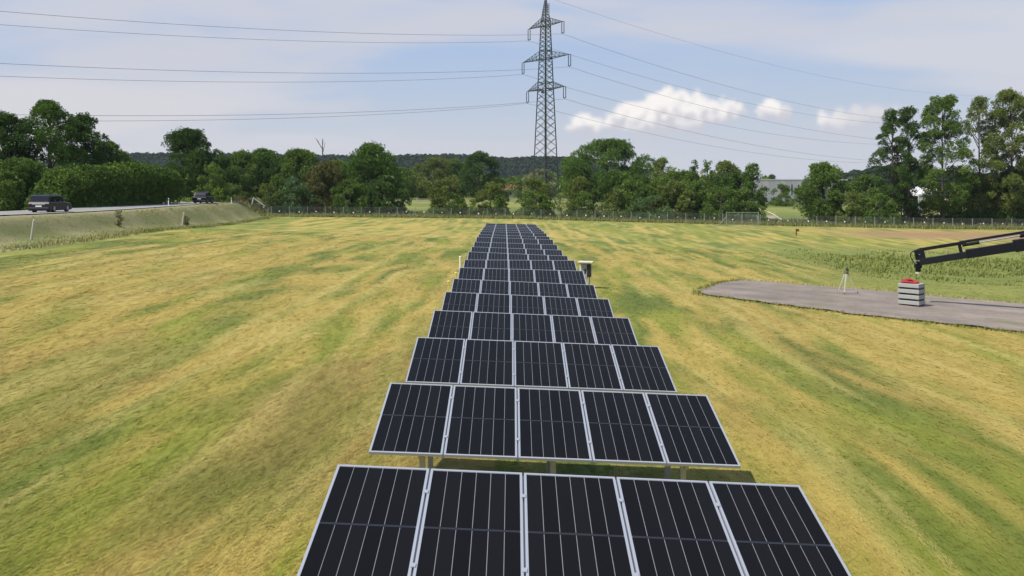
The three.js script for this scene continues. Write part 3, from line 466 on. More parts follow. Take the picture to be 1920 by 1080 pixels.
// ---------------------------------------------------------------- pylon and its lines
const LD = new THREE.Vector3(0.768, 0, -0.64), AD = new THREE.Vector3(0.64, 0, 0.768);   // along the line, along the arms
{
  const d = 190, x = X(1023, d), base = hG(x, d), t = thing('power_pylon', 'tall dark green steel lattice power pylon behind the fence', 'pylon', [x, base, -d], Math.atan2(-AD.z, AD.x)), m = std([0.045, 0.06, 0.055], 0.7, 0.3), glassy = std([0.06, 0.05, 0.055], 0.4), y0 = EYE - base;
  const yAt = (py) => y0 + (357 - py) / F * d; const yTop = yAt(-6), yShoulder = yAt(38);
  const half = (y) => { const e = y - y0; return y > yShoulder ? lerp(0.72, 0.05, (y - yShoulder) / (yTop - yShoulder)) : lerp(3.15 / 1.414, 0.72, clamp((e + 2.5) / (yShoulder - y0 + 2.5))); };
  const C = [[-1, -1], [1, -1], [1, 1], [-1, 1]], P = (k, y) => [C[k % 4][0] * half(y), y, C[k % 4][1] * half(y)];
  for (let k = 0; k < 4; k++) part('leg', [bar(P(k, 0), P(k, yShoulder), 0.17), bar(P(k, yShoulder), P(k, yTop), 0.1)], m, t);
  const br = []; let y = 3.6; for (let k = 0; k < 4; k++) { br.push(bar(P(k, 3.6), P(k + 1, 3.6), 0.1)); const a = P(k, 3.6), b = P(k + 1, 3.6), c = [(a[0] + b[0]) / 2, 3.6, (a[2] + b[2]) / 2]; br.push(bar(P(k, 0), c, 0.1), bar(P(k + 1, 0), c, 0.1)); }
  while (y < yTop - 0.6) { const st = clamp(half(y) * 1.1, 0.45, 2.6), y2 = Math.min(y + st, yTop - 0.1); for (let k = 0; k < 4; k++) br.push(bar(P(k, y), P(k + 1, y2), 0.075), bar(P(k + 1, y), P(k, y2), 0.075)); y = y2; }
  for (const py of [50, 110, 168, 38, 95, 155]) for (let k = 0; k < 4; k++) br.push(bar(P(k, yAt(py)), P(k + 1, yAt(py)), 0.12));
  part('bracing', br, m, t);
  for (const [h, L] of [[37.4, 5.7], [29.85, 7.85], [22.95, 6.25]]) for (const s of [-1, 1]) {
    const yb = y0 + h, yt = yb + 1.75, w = half(yb), w2 = half(yt), g = [], tip = [s * L, yb + 0.05, 0], n = 5;
    for (const z of [-1, 1]) { g.push(bar([s * w, yb, z * w], tip, 0.11), bar([s * w2, yt, z * w2], tip, 0.09)); for (let k = 0; k < n; k++) { const f = k / n, f2 = (k + 1) / n, lo = [lerp(s * w, tip[0], f2), lerp(yb, tip[1], f2), lerp(z * w, 0, f2)], hi = [lerp(s * w2, tip[0], f), lerp(yt, tip[1], f), lerp(z * w2, 0, f)], hi2 = [lerp(s * w2, tip[0], f2), lerp(yt, tip[1], f2), lerp(z * w2, 0, f2)]; g.push(bar(hi, lo, 0.06)); if (k < n - 1) g.push(bar(lo, hi2, 0.06)); } }
    for (let k = 0; k < n; k++) { const f = k / n, f2 = (k + 1) / n, q = (z, e) => [lerp(s * w, tip[0], e), lerp(yb, tip[1], e), lerp(z * w, 0, e)]; g.push(bar(q(-1, f), q(1, f2), 0.055), bar(q(1, f), q(-1, f2), 0.055)); }
    g.push(bar([s * L - 0.45, yb, 0], [s * L + 0.45, yb, 0], 0.12)); part('cross_arm', g, m, t);
    for (const o of [-0.36, 0.36]) { const pr = [new THREE.Vector2(0.001, 0)]; for (let k = 0; k < 14; k++) pr.push(new THREE.Vector2(0.05, -0.15 - k * 0.155), new THREE.Vector2(0.13, -0.22 - k * 0.155)); pr.push(new THREE.Vector2(0.05, -2.4), new THREE.Vector2(0.001, -2.45)); part('insulator', new THREE.LatheGeometry(pr, 8).translate(s * L + o, yb, 0), glassy, t); }
    part('yoke', [bar([s * L - 0.5, yb - 2.45, 0], [s * L + 0.5, yb - 2.45, 0], 0.12), bar([s * L, yb - 2.4, 0], [s * L, yb - 2.75, 0], 0.1)], m, t);
  }
  for (const [a, b, z] of [[-1.15, 0, -0.2], [1.25, 0.9, 0.2]]) part('antenna', [rod([a, yAt(37) + b, z], [a, yAt(16) + b, z], 0.16, 0.16, 10), bar([a, yAt(34) + b, z], [Math.sign(a) * 0.5, yAt(34) + b, 0], 0.08), bar([a, yAt(28) + b, z], [Math.sign(a) * 0.4, yAt(28) + b, 0], 0.08)], std([0.25, 0.27, 0.27], 0.6), t);
  part('sign_box', rbox(0.5, 0.5, 0.4, 0.4, yAt(174), half(yAt(174)), 0.05), std([0.02, 0.02, 0.02], 0.6), t);
  const cable = std([0.16, 0.155, 0.16], 0.6, 0.3), rowsOf = [[37.4, 5.7, 'top'], [29.85, 7.85, 'middle'], [22.95, 6.25, 'bottom']];
  const line = (p, sag, r, label, group) => { const pts = []; for (let i = -60; i <= 60; i++) { const s = i * 5, k = Math.abs(s) / 300; pts.push(new THREE.Vector3(p.x + LD.x * s, p.y - 4 * sag * k * (1 - k), p.z + LD.z * s)); } const o = part(numbered('power_line'), new THREE.TubeGeometry(new THREE.CatmullRomCurve3(pts), 240, r, 5), cable, scene); tag(o, label, 'cable', group); };
  for (const [h, L, nm] of rowsOf) for (const s of [-1, 1]) line(new THREE.Vector3(x + AD.x * L * s, EYE + h - 2.75, -d + AD.z * L * s), 10.5, 0.03, `power cable hung under the ${s > 0 ? 'right-hand' : 'left-hand'} end of the pylon's ${nm} arm`, 'power cables of the pylon');
  line(new THREE.Vector3(x, base + yTop, -d), 8, 0.022, 'thin ground wire running from the very tip of the pylon', 'power cables of the pylon');
}

// ---------------------------------------------------------------- buildings
{
  const d = 300, xa = X(1420, d), xb = X(1593, d), gy = hG(X(1500, d), d) - 0.5, top = Y(337, d), h = top - gy, t = thing('industrial_hall', 'long pale grey industrial hall with narrow dark windows behind the trees', 'building', [xa, gy, -d], 0.06), W = xb - xa, D = 22;
  const clad = [std([0.33, 0.33, 0.36], 0.6), std([0.36, 0.36, 0.385], 0.6), std([0.31, 0.315, 0.34], 0.6)], dark = std([0.012, 0.014, 0.018], 0.15);
  part('wall', box(W, h - 0.05, D, W / 2, h / 2 - 0.03, -D / 2), std([0.2, 0.2, 0.21], 0.7), t); const n = 16; for (let k = 0; k < n; k++) part('facade_panel', box(W / n - 0.04, h - 0.5, 0.09, (k + 0.5) * W / n, h / 2 + 0.2, 0.05), clad[(k * 7) % 3], t);
  for (let k = 0; k < 6; k++) part('facade_panel', box(0.09, h - 0.5, D / 6 - 0.04, -0.05, h / 2 + 0.2, -(k + 0.5) * D / 6), clad[(k * 5) % 3], t);
  part('roof_edge', [box(W + 0.3, 0.35, 0.3, W / 2, h, 0.05), box(W + 0.1, 0.2, D, W / 2, h - 0.02, -D / 2)], std([0.4, 0.4, 0.42], 0.6), t); part('plinth', box(W + 0.1, 0.5, 0.2, W / 2, 0.2, 0.1), std([0.5, 0.5, 0.5], 0.8), t);
  for (const [px, y1, y2] of [[1460.5, 346, 353], [1474, 354, 368], [1486, 346, 366], [1499, 346, 366], [1580, 350, 362]]) { const wx = X(px, d) - xa, a = Y(y2, d) - gy, b = Y(y1, d) - gy, w = part('window', box(0.46, b - a, 0.1, wx, (a + b) / 2, 0.1), dark, t); part('window_frame', [box(0.06, b - a + 0.12, 0.12, wx - 0.27, (a + b) / 2, 0.11), box(0.06, b - a + 0.12, 0.12, wx + 0.27, (a + b) / 2, 0.11)], clad[2], w); }
}
{
  const d = 196, x = X(1728, d), gy = hG(x, d), t = thing('white_marquee', 'white peaked marquee glimpsed between the tall trees on the right', 'marquee', [x, gy, -d], 0.2), w = std([0.62, 0.62, 0.62], 0.7, 0, { side: THREE.DoubleSide }), e = Y(364, d) - gy, pk = Y(345, d) - gy;
  const roof = (cx, hw, e2, p) => { const g = new THREE.ConeGeometry(hw * 1.414, p - e2, 4, 4, true).rotateY(Math.PI / 4).translate(cx, (p + e2) / 2, 0); return g; };
  part('canopy', [roof(-0.2, 2.8, e, pk), roof(3.6, 1.6, e - 0.2, pk - 0.9)], w, t); part('valance', [box(5.6, 0.4, 0.03, -0.2, e - 0.2, 2.8), box(5.6, 0.4, 0.03, -0.2, e - 0.2, -2.8), box(0.03, 0.4, 5.6, -3, e - 0.2, 0), box(0.03, 0.4, 5.6, 2.6, e - 0.2, 0)], w, t);
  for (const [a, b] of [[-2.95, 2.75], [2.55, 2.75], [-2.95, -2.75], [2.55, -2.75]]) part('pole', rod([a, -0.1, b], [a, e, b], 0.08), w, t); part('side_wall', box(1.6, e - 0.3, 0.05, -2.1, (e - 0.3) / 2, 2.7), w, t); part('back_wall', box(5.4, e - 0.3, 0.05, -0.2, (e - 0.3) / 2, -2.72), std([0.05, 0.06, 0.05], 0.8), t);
}
{
  const d = 340, x = X(958, d), gy = hG(x, d), t = thing('farmhouse', 'small house with red tiled roof far behind the roadside trees', 'house', [x, gy, -d], 0.25), w = std([0.62, 0.6, 0.55], 0.8), r = std([0.22, 0.085, 0.05], 0.9), e = Y(356, d) - gy, rg = Y(346, d) - gy;
  part('wall', box(11, e, 8, 0, e / 2, 0), w, t); const s = new THREE.Shape([new THREE.Vector2(-4.5, 0), new THREE.Vector2(0, rg - e), new THREE.Vector2(4.5, 0)]); const rf = part('roof', new THREE.ExtrudeGeometry(s, { depth: 12, bevelEnabled: false }).translate(0, e, -6).rotateY(Math.PI / 2), r, t); part('chimney', box(0.7, 1.4, 0.7, 2, rg + 0.2, 0.6), r, rf);
  for (const a of [-3.5, -1.2, 1.2, 3.5]) part('window', box(1, 1.3, 0.1, a, e * 0.6, 4.05), std([0.02, 0.025, 0.03], 0.1), t);
}

// ---------------------------------------------------------------- hills far off
{
  const hill = (name, d, pts, depth, colour, forest, label) => { // pts: [pixel x, pixel y of the ridge]
    const xs = [], n = 160, a = X(pts[0][0], d), b = X(pts[pts.length - 1][0], d), hAt = (x) => { const px = 960 + x / d * F; let k = 0; while (k < pts.length - 2 && px > pts[k + 1][0]) k++; const f = smooth(0, 1, (px - pts[k][0]) / (pts[k + 1][0] - pts[k][0])); return Y(lerp(pts[k][1], pts[k + 1][1], f), d); };
    const pos = [], idx = [], m = 14; const low = -4;
    for (let j = 0; j <= m; j++) for (let i = 0; i <= n; i++) { const x = lerp(a, b, i / n), f = j / m, e = Math.sin(Math.PI * f), z = -(d + depth * (f - 0.5) * 2); pos.push(x, low + (hAt(x) - low) * e * (0.93 + 0.07 * noise(x * 0.02, z * 0.02)), z); if (i && j) { const o = j * (n + 1) + i; idx.push(o - n - 2, o, o - n - 1, o - n - 2, o - 1, o); } }
    const g = new THREE.BufferGeometry(); g.setAttribute('position', new THREE.Float32BufferAttribute(pos, 3)); g.setIndex(idx); g.computeVertexNormals(); ground(name, g, std(colour, 1, 0, { side: THREE.DoubleSide }));
    if (forest) { const list = []; for (let i = 0; i < forest; i++) { const x = lerp(a, b, rnd()), f = rr(0.05, 0.53), e = Math.sin(Math.PI * f), px = fbm(x * 0.006 + 3, f * 5, 3);  const z = -(d + depth * (f - 0.5) * 2), s = rr(2.4, 4.2) * d / 900; list.push([x, low + (hAt(x) - low) * e * 0.97 - 1.5 * d / 900, z, s, mix3([0.022, 0.042, 0.022], [0.04, 0.066, 0.028], rnd()), s * rr(0.9, 1.6), 0.2]); }
      const o = scatter(numbered('far_forest'), CLUSTERS[0], leafMat, list, scene); tag(o, label, 'forest'); }
  };
  hill('forest_hill', 1150, [[60, 315], [180, 296], [270, 291], [420, 292], [560, 294], [700, 296], [790, 294], [850, 293], [900, 296], [960, 300], [1010, 297], [1100, 299], [1180, 318], [1290, 336]], 170, [0.03, 0.045, 0.025], 11000, 'long dark bluish wooded hill closing the view behind the trees');
  hill('field_hill', 760, [[1170, 345], [1225, 330], [1262, 321], [1300, 324], [1345, 330], [1400, 340], [1440, 352]], 90, [0.25, 0.225, 0.12]);
  hill('wooded_ridge', 520, [[1560, 350], [1590, 326], [1615, 322], [1650, 313], [1700, 318], [1780, 326], [1870, 330], [1960, 334], [2050, 340]], 90, [0.035, 0.055, 0.025], 3200, 'dark wooded ridge rising behind the tall trees on the right');
  hill('meadow_hill', 620, [[960, 352], [1000, 334], [1030, 330], [1070, 338], [1100, 352]], 70, [0.16, 0.2, 0.09]);
}

// ---------------------------------------------------------------- trees and bushes
const T = (label, px, top, w, d, tone, style = 'round', more = {}) => tree(/tree/.test(label) && style !== 'cone' ? 'tree' : style === 'bush' ? 'bush' : style === 'cone' ? 'conifer' : 'tree', label, style === 'bush' && !/tree/.test(label) ? 'bush' : 'tree', { px, top, w, d, tone, style, ...more });
// left, beyond the road
T('broad dark tree cut by the left edge of the photo', 8, 214, 120, 108, 'dark', 'round', { foot: 0.5 });
T('tallest tree of the left group with a jagged twin top', 92, 192, 130, 112, 'oak', 'round', { dens: 0.9, lobes: 44 });
T('rounded shoulder tree right of the tallest left tree', 158, 216, 110, 118, 'dark', 'round', { foot: 0.5, lobes: 40 });
T('lower sloping tree above the long hedge', 208, 268, 90, 122, 'mid', 'round', { foot: 0.3 });
T('shrub with pale lower leaves behind the estate car', 40, 300, 120, 100, 'mid', 'bush');
T('loose green shrub left of the estate car', -2, 322, 90, 96, 'mid', 'bush');
T('tree behind the hedge under the gap of sky', 262, 308, 100, 150, 'mid', 'bush');
T('round dome-topped dark tree above the second car', 357, 245, 116, 148, 'dark', 'round', { foot: 0.4, lobes: 50 });
T('small tree with blue green leaves right of the dome-topped tree', 400, 308, 60, 142, 'mid', 'bush');
T('light green bush over the second car', 392, 352, 90, 138, 'bright', 'bush');
T('bushy tree with pale lit top left of the low round bush', 452, 285, 84, 176, 'mid', 'round', { foot: 0.3 });
T('dense middle tree in the row left of the bare tree', 494, 281, 80, 184, 'oak', 'round', { foot: 0.3 });
T('bush at the end of the bridge railing', 432, 345, 70, 160, 'mid', 'bush');
T('grey green round bush at the fence corner', 494, 346, 66, 156, 'olive', 'bush', { leaf: 0.3 });
T('tall rounded tree just left of the bare tree', 562, 282, 92, 172, 'mid', 'round', { foot: 0.25 });
T('bluish broad-leaved shrub low behind the fence', 548, 335, 90, 160, 'blue', 'bush', { leaf: 0.5 });
T('brownish shrub around the foot of the bare tree', 610, 305, 84, 163, 'brown', 'bush');
T('large dark spreading tree right of the bare tree', 694, 271, 116, 168, 'oak', 'round', { foot: 0.1, lobes: 58, dens: 1.1 });
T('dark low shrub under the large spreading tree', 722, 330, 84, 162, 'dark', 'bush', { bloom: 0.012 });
T('shrub left below the large spreading tree', 655, 338, 86, 161, 'mid', 'bush');
{ // bare dead tree
  const d = 166, x = X(604, d), g = hG(x, d), H = Y(260, d) - g, t = thing('dead_tree', 'bare dead tree with forked twigs rising above the treetops', 'tree', [x, g, -d]);
  part('trunk', [rod([0, 0, 0], [0.15, H * 0.5, 0], 0.26, 0.2), rod([0.15, H * 0.5, 0], [0.05, H, 0], 0.2, 0.05)], deadMat, t); const br = []; const B = (a, b, r) => br.push(rod(a, b, r, r * 0.4, 5)); B([0.08, H * 0.86, 0], [-1.3, H * 1.01, 0.1], 0.09); B([-0.5, H * 0.92, 0], [-1.0, H * 0.99, -0.3], 0.06); B([0.1, H * 0.8, 0], [0.6, H * 0.95, 0.1], 0.08); B([0.1, H * 0.74, 0], [0.55, H * 0.8, 0.2], 0.06); B([0.05, H * 0.9, 0], [0.3, H * 0.99, 0], 0.05); B([0.1, H * 0.7, 0], [-0.6, H * 0.78, -0.2], 0.06); B([0.1, H * 0.62, 0], [0.9, H * 0.7, 0], 0.06); part('twigs', br, deadMat, t);
}
// middle distance
T('dense tree right behind the large spreading tree', 752, 315, 70, 268, 'mid', 'round', { foot: 0.3 });
T('pale rounded tree above the gap with the road', 812, 297, 90, 290, 'olive', 'round', { foot: 0.4, lobes: 40 });
T('darker tree behind the pale rounded tree', 850, 300, 80, 320, 'mid', 'round', { foot: 0.3 });
T('broad dark tree left of the farmhouse', 898, 286, 84, 286, 'dark', 'round', { foot: 0.35, lobes: 42 });
T('lone bush beside the road gap', 776, 340, 66, 292, 'mid', 'bush');
T('bushy tree beside the farmhouse', 930, 330, 46, 310, 'mid', 'bush');
T('hazy greyish tree standing behind the pylon foot', 1012, 318, 70, 250, 'haze', 'round', { foot: 0.4, dens: 0.8 });
T('tree between the farmhouse and the pylon', 985, 330, 50, 300, 'mid', 'round', { foot: 0.4 });
T('first of the young round trees along the fence', 842, 335, 80, 160, 'olive', 'bush', { leaf: 0.34 });
T('second young tree along the fence with loose crown', 920, 342, 66, 161, 'olive', 'bush', { leaf: 0.34, dens: 0.9 });
T('young round tree directly before the pylon', 1004, 336, 66, 160, 'olive', 'bush', { leaf: 0.34 });
T('young tree right of the pylon before the great oak', 1090, 332, 58, 163, 'olive', 'bush', { leaf: 0.34 });
T('slender sapling at the pylon foot', 1052, 362, 26, 158, 'pale', 'tall', { dens: 0.6 });
T('great broad dark oak right of the pylon', 1138, 264, 182, 236, 'oak', 'round', { lobes: 84, foot: 0.3, dens: 1.35, thick: 1.2, most: 7500 });
T('left side tree of the great oak', 1085, 300, 60, 230, 'mid', 'round', { foot: 0.4 });
T('white flowering shrub behind the fence', 1128, 384, 56, 157, 'olive', 'bush', { bloom: 0.07 });
T('pale feathery tree right of the great oak', 1242, 297, 52, 245, 'pale', 'round', { dens: 0.8, foot: 0.5 });
T('first dense shrub of the thicket behind the fence', 1185, 338, 90, 165, 'mid', 'bush', { bloom: 0.008 });
T('second shrub of the thicket with dull leaves', 1248, 332, 86, 167, 'mid', 'bush');
T('flowering low shrub of the thicket', 1220, 368, 80, 159, 'blue', 'bush', { bloom: 0.012 });
T('narrow conifer at the left of the thicket top', 1301, 301, 54, 186, 'dark', 'cone', { lobes: 34 });
T('wider conifer rising from the thicket', 1328, 301, 64, 184, 'mid', 'cone', { lobes: 38 });
T('dull olive tree in the middle of the thicket', 1362, 303, 74, 178, 'olive', 'round', { foot: 0.2 });
T('shrub below the conifers', 1310, 340, 90, 168, 'mid', 'bush', { bloom: 0.006 });
T('rounded shrub left of the gate', 1352, 352, 84, 162, 'mid', 'bush');
T('tall dark tree at the right end of the thicket', 1411, 308, 56, 168, 'oak', 'round', { foot: 0.15, lobes: 34 });
T('shrub behind the pale gate', 1400, 356, 66, 163, 'mid', 'bush', { bloom: 0.01 });
T('broad shrub filling the middle of the thicket', 1275, 322, 110, 175, 'mid', 'bush');
T('deep green shrub under the dull olive thicket tree', 1372, 326, 96, 172, 'dark', 'bush');
T('low leafy shrub at the left end of the thicket', 1158, 356, 70, 162, 'olive', 'bush');
T('tall shrub behind the flowering one at the thicket', 1200, 330, 80, 178, 'dark', 'bush');
T('dull shrub just left of the narrow conifer', 1262, 342, 84, 164, 'olive', 'bush', { bloom: 0.006 });
T('dark round tree between the dome-topped tree and the bridge', 420, 296, 70, 168, 'dark', 'bush');
T('full leafy tree filling the row beside the bare tree', 528, 296, 80, 178, 'dark', 'bush');
T('dense shrub behind the brownish one at the bare tree', 632, 302, 80, 176, 'mid', 'bush');
T('low skirt of shrubs under the first young round tree', 846, 362, 66, 158, 'mid', 'bush');
T('low shrub between the second and first young trees', 897, 370, 46, 158, 'olive', 'bush');
T('low shrub around the foot of the second young tree', 930, 366, 50, 159, 'mid', 'bush');
T('dense low shrub before the pylon foot', 1006, 358, 64, 157, 'mid', 'bush');
T('low shrub under the young tree right of the pylon', 1092, 360, 58, 159, 'mid', 'bush');
T('low weedy bush at the end of the road bank', 466, 386, 44, 147, 'olive', 'bush', { leaf: 0.28 });
T('round bush in front of the grey hall', 1464, 346, 44, 262, 'mid', 'bush');
T('small dark treetop over the roof of the grey hall', 1447, 328, 26, 380, 'dark', 'round', { foot: 0.4 });
T('single bright full tree in front of the grey hall', 1542, 307, 100, 165, 'mid', 'round', { foot: 0.1, lobes: 56 });
T('low tangled bush right of the full tree', 1600, 362, 74, 160, 'olive', 'bush');
T('green thicket tree behind the tangled bush', 1625, 330, 80, 178, 'mid', 'bush');
T('tangled shrub at the foot of the slender pair', 1648, 366, 80, 157, 'mid', 'bush');
// tall trees at the right
const tallg = { thick: 0.7, foot: 0.35 };
T('left slender tree of the pair with see-through crown', 1672, 206, 62, 160, 'dark', 'tall', { ...tallg, dens: 1.25 });
T('right slender tree of the pair, denser below', 1704, 202, 56, 162, 'dark', 'tall', { ...tallg, dens: 1.3 });
T('full tall tree with bright top right of the slender pair', 1768, 180, 90, 160, 'mid', 'tall', { ...tallg, dens: 1.5, lobes: 56 });
T('airy tall tree between two fuller ones', 1838, 183, 66, 161, 'olive', 'tall', { ...tallg, dens: 1.25, lobes: 44 });
T('tallest tree at the right edge of the photo', 1896, 170, 92, 160, 'olive', 'tall', { ...tallg, dens: 1.4, lobes: 58 });
T('tree cut off by the right edge of the photo', 1956, 186, 90, 163, 'mid', 'tall', { ...tallg, dens: 1.3 });
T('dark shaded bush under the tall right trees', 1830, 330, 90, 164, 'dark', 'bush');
T('bush at the right edge behind the fence', 1902, 320, 90, 162, 'dark', 'bush');
T('reddish small bush in front of the marquee', 1734, 378, 40, 163, 'brown', 'bush', { dens: 0.7 });
T('low bush between the tall trunks', 1785, 362, 70, 165, 'dark', 'bush');
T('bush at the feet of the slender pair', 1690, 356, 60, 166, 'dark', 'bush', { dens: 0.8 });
{ // long hedge beside the road
  const t = thing('hedge', 'long clipped hedge with lit top and dark face beside the road', 'hedge'), list = [[], [], []], wood = []; const k2 = seed; seed = 991;
  const a = [X(78, 92), 92], b = [X(322, 124), 124];
  for (let i = 0; i < 15; i++) { const f = (i + 0.5) / 15, x = lerp(a[0], b[0], f), d = lerp(a[1], b[1], f); wood.push(rod([x, hG(x, d), -d], [x + rr(-0.5, 0.5), hG(x, d) + 2.6, -d], 0.12, 0.05, 5)); }
  for (let i = 0; i < 8200; i++) {
    const f = rnd(), x = lerp(a[0], b[0], f), d = lerp(a[1], b[1], f), g = hG(x, d), end = Math.min(1, f * 6 + 0.45, (1 - f) * 9 + 0.7), H = (Y(lerp(322, 320, f) - 8 * Math.sin(f * 3.1), d) - g) * end * (0.82 + 0.34 * fbm(f * 22, 5 + i % 2, 3)), th = rr(0, Math.PI), q = rnd() < 0.2 ? rr(0.3, 0.9) : rr(0.88, 1.03), s = Math.sign(Math.cos(th)) * Math.pow(Math.abs(Math.cos(th)), 0.6) * 2.4 * q, v = Math.pow(Math.sin(th), 0.55) * q;
    list[i % 3].push([x + s * (s > 0 && v < 0.62 ? 0.6 : 0.95) + rr(-0.3, 0.3), g + Math.max(0.15, v * H), -d + s * 0.3, rr(0.22, 0.44), mix3(TONES.oak[0], TONES.mid[1], clamp(rnd() * 0.5 + fbm(f * 26 + 3, v * 3, 2) * 0.9 - 0.2))]);
  }
  part('trunk', wood, barkMat, t); const c = new THREE.Group(); c.name = 'crown'; t.add(c); list.forEach((l, i) => scatter('leaves', CLUSTERS[i], leafMat, l, c)); seed = k2;
}
// background woodland that reads as one mass
{
  const list = [], k2 = seed; seed = 4242;
  for (let i = 0; i < 11000; i++) { const px = rr(-80, 1440), d = rr(330, 420), x = X(px, d), g = hG(x, d), top = Y(lerp(316, 326, noise(px * 0.035, 3)) + 16 * (fbm(px * 0.06, 9, 2) - 0.5) + (px > 740 ? 12 : 0) + (px > 1080 ? 6 : 0), d), h = top - g, f = Math.pow(rnd(), 0.7); list.push([x, g + f * h, -d + rr(-4, 4), rr(0.7, 1.5), mix3(TONES.dark[1], TONES.mid[1], rnd())]); }
  const o = scatter('woodland', CLUSTERS[1], leafMat, list, scene); tag(o, 'continuous band of woodland far behind the road', 'woodland'); seed = k2;
}
// dirt track beyond the gate
{
  const pos = [], idx = [], pts = [[1478, 146], [1466, 158], [1452, 172], [1446, 190]]; pts.forEach(([px, d], i) => { const x = X(px, d), w = 1.5 - i * 0.15; for (const s of [-1, 1]) { const xx = x + s * w; pos.push(xx, hG(xx, d) + 0.06, -d); } if (i) idx.push(i * 2 - 2, i * 2 - 1, i * 2 + 1, i * 2 - 2, i * 2 + 1, i * 2); });
  const g = new THREE.BufferGeometry(); g.setAttribute('position', new THREE.Float32BufferAttribute(pos, 3)); g.setIndex(idx); g.computeVertexNormals(); ground('dirt_track', g, std([0.33, 0.28, 0.18], 1, 0, { side: THREE.DoubleSide }));
  const P = (px, py, d) => [X(px, d), Math.max(Y(py, d), hG(X(px, d), d) + 0.1), -d]; const t = thing('log', 'long pale log lying beside the dirt track behind the gate', 'log'); part('wood', [rod(P(1432, 394, 166), P(1450, 402, 160), 0.14, 0.13), rod(P(1450, 402, 160), P(1466, 412, 153), 0.13, 0.1)], std([0.5, 0.43, 0.3], 0.9), t); part('stub', rod(P(1450, 401, 160), P(1454, 397, 160), 0.06, 0.04), std([0.42, 0.36, 0.26], 0.9), t);
}

// ---------------------------------------------------------------- grasses
function tuft(n, h, lean, w) { const pos = [], nor = []; for (let i = 0; i < n; i++) { const a = rr(0, 6.283), r = rr(0, 0.5), bx = Math.cos(a) * r, bz = Math.sin(a) * r, l = h * rr(0.5, 1.2), la = rr(0, 6.283), lx = Math.cos(la) * lean * rr(0.3, 1.3), lz = Math.sin(la) * lean * rr(0.3, 1.3), wx = -Math.sin(la + 1.0) * w, wz = Math.cos(la + 1.0) * w; pos.push(bx - wx, 0, bz - wz, bx + wx, 0, bz + wz, bx + lx, l, bz + lz); for (let k = 0; k < 3; k++) nor.push(lx * 0.3, 1, lz * 0.3); } const g = new THREE.BufferGeometry(); g.setAttribute('position', new THREE.Float32BufferAttribute(pos, 3)); g.setAttribute('normal', new THREE.Float32BufferAttribute(nor, 3)); return g; }
const grassMat = std(0xffffff, 1, 0, { side: THREE.DoubleSide });
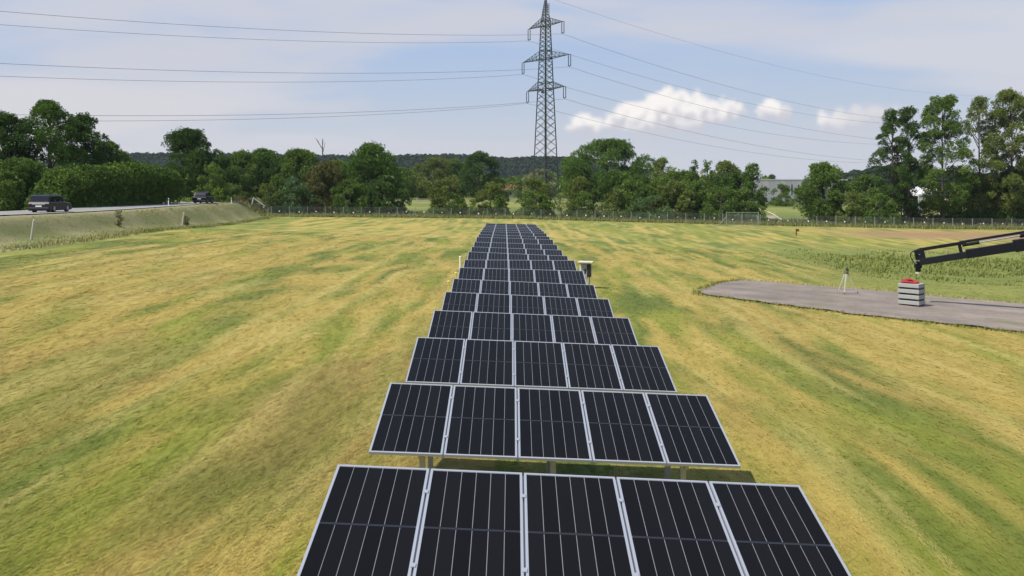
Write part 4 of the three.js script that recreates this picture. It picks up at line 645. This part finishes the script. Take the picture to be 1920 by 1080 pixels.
{
  const list = [], k2 = seed; seed = 31;
  for (let i = 0; i < 150000; i++) {
    const d = 9 * Math.pow(9.5, Math.pow(rnd(), 0.9)), x = rr(-0.68, 0.68) * d; if (inPad(x, d)) continue; if (x < -20 && roadAt(x, d)[0] < 12) continue;
    const c = groundColour(x, d), k = rr(0.95, 1.2), s = 0.11 * (0.7 + d / 45) * rr(0.7, 1.3); list.push([x, hG(x, d) - 0.008, -d, s, [c[0] * k, c[1] * k, c[2] * k], 0.045 * rr(0.5, 1.3), 0.08, 0.35, 2.6]);
  }
  const o = scatter('meadow_grass', tuft(14, 0.55, 0.8, 0.05), grassMat, list, scene); tag(o, 'short mown grass and dry hay covering the meadow', 'grass');
  const tall = (name, label, n, fn) => { const l = []; for (let i = 0; i < n; i++) { const q = fn(); if (!q) continue; const [x, d, h, c] = q, k = rr(0.75, 1.25); l.push([x, hG(x, d) - 0.02, -d, h * rr(0.5, 0.9), [c[0] * k, c[1] * k, c[2] * k], h * rr(0.6, 1.2), 0.12]); } tag(scatter(numbered(name), tuft(16, 1, 0.45, 0.05), grassMat, l, scene), label, 'grass'); };
  tall('tall_grass', 'grey green tall grass strip at the foot of the fence', 12000, () => { const x = rr(-48, 118), d = 150 - 7.5 * smooth(10, 110, x) + rr(-4.2, 2.5); return [x, d, rr(0.28, 0.62), mix3([0.13, 0.155, 0.04], [0.22, 0.21, 0.075], rnd())]; });
  tall('tall_grass', 'pale tall grass on the road bank on the left', 26000, () => { const d = 30 + 115 * rnd(), x = -48 + rr(0, 18), s = roadAt(x, d)[0]; if (s < 5.0 || s > 11.3) return null; const foot = smooth(8.6, 10.2, s); return [x, d, lerp(rr(0.07, 0.2) * (0.6 + 0.8 * noise(x * 0.9, d * 0.4)), rr(0.18, 0.38), foot), mix3(mix3([0.18, 0.19, 0.05], [0.27, 0.25, 0.11], rnd()), [0.10, 0.14, 0.025], foot * smooth(0.25, 0.6, noise(d * 0.4, 1)))]; });
  tall('tall_grass', 'rough green growth in the swale behind the gravel pad', 24000, () => { const x = rr(20, 80), d = rr(55, 102); if (x > d * 0.68 || fbm(x * 0.12, d * 0.16, 3) < rr(0.3, 0.52)) return null; const s = smooth(20, 33, x) * smooth(55, 62, d) * smooth(104, 84, d); if (rnd() > s) return null; return [x, d, rr(0.1, 0.34) * s, mix3([0.10, 0.14, 0.02], [0.22, 0.24, 0.05], fbm(x * 0.3, d * 0.3, 3) * 1.5 - 0.25)]; });
  tall('tall_grass', 'fringe of green grass around the gravel pad', 5000, () => { const i = (rnd() * PAD.length) | 0, [ax, ad] = PAD[i], [bx, bd] = PAD[(i + 1) % PAD.length], f = rnd(), x = lerp(ax, bx, f) + rr(-0.6, 0.6), d = lerp(ad, bd, f) + rr(-0.6, 0.6); if (inPad(x, d)) return null; return [x, d, rr(0.1, 0.2), i >= 2 && i < 6 ? mix3([0.34, 0.3, 0.13], [0.55, 0.48, 0.27], rnd()) : mix3([0.16, 0.19, 0.03], [0.27, 0.26, 0.06], rnd())]; });
  tall('tall_grass', 'rough grass behind the fence under the trees', 9000, () => { const x = rr(-50, 120), d = rr(152, 168); return [x, d, rr(0.3, 0.8), mix3([0.07, 0.10, 0.025], [0.15, 0.17, 0.05], rnd())]; });
  seed = k2;
}
for (const [px, d, top, l] of [[348, 97, 405, 'small dark bush at the second leaning post on the bank'], [222, 78, 393, 'small brown tuft bush at the road edge on the bank']]) T(l, px, top, 14, d, 'brown', 'bush', { leaf: 0.16, lobes: 14 });

renderer.render(scene, camera);
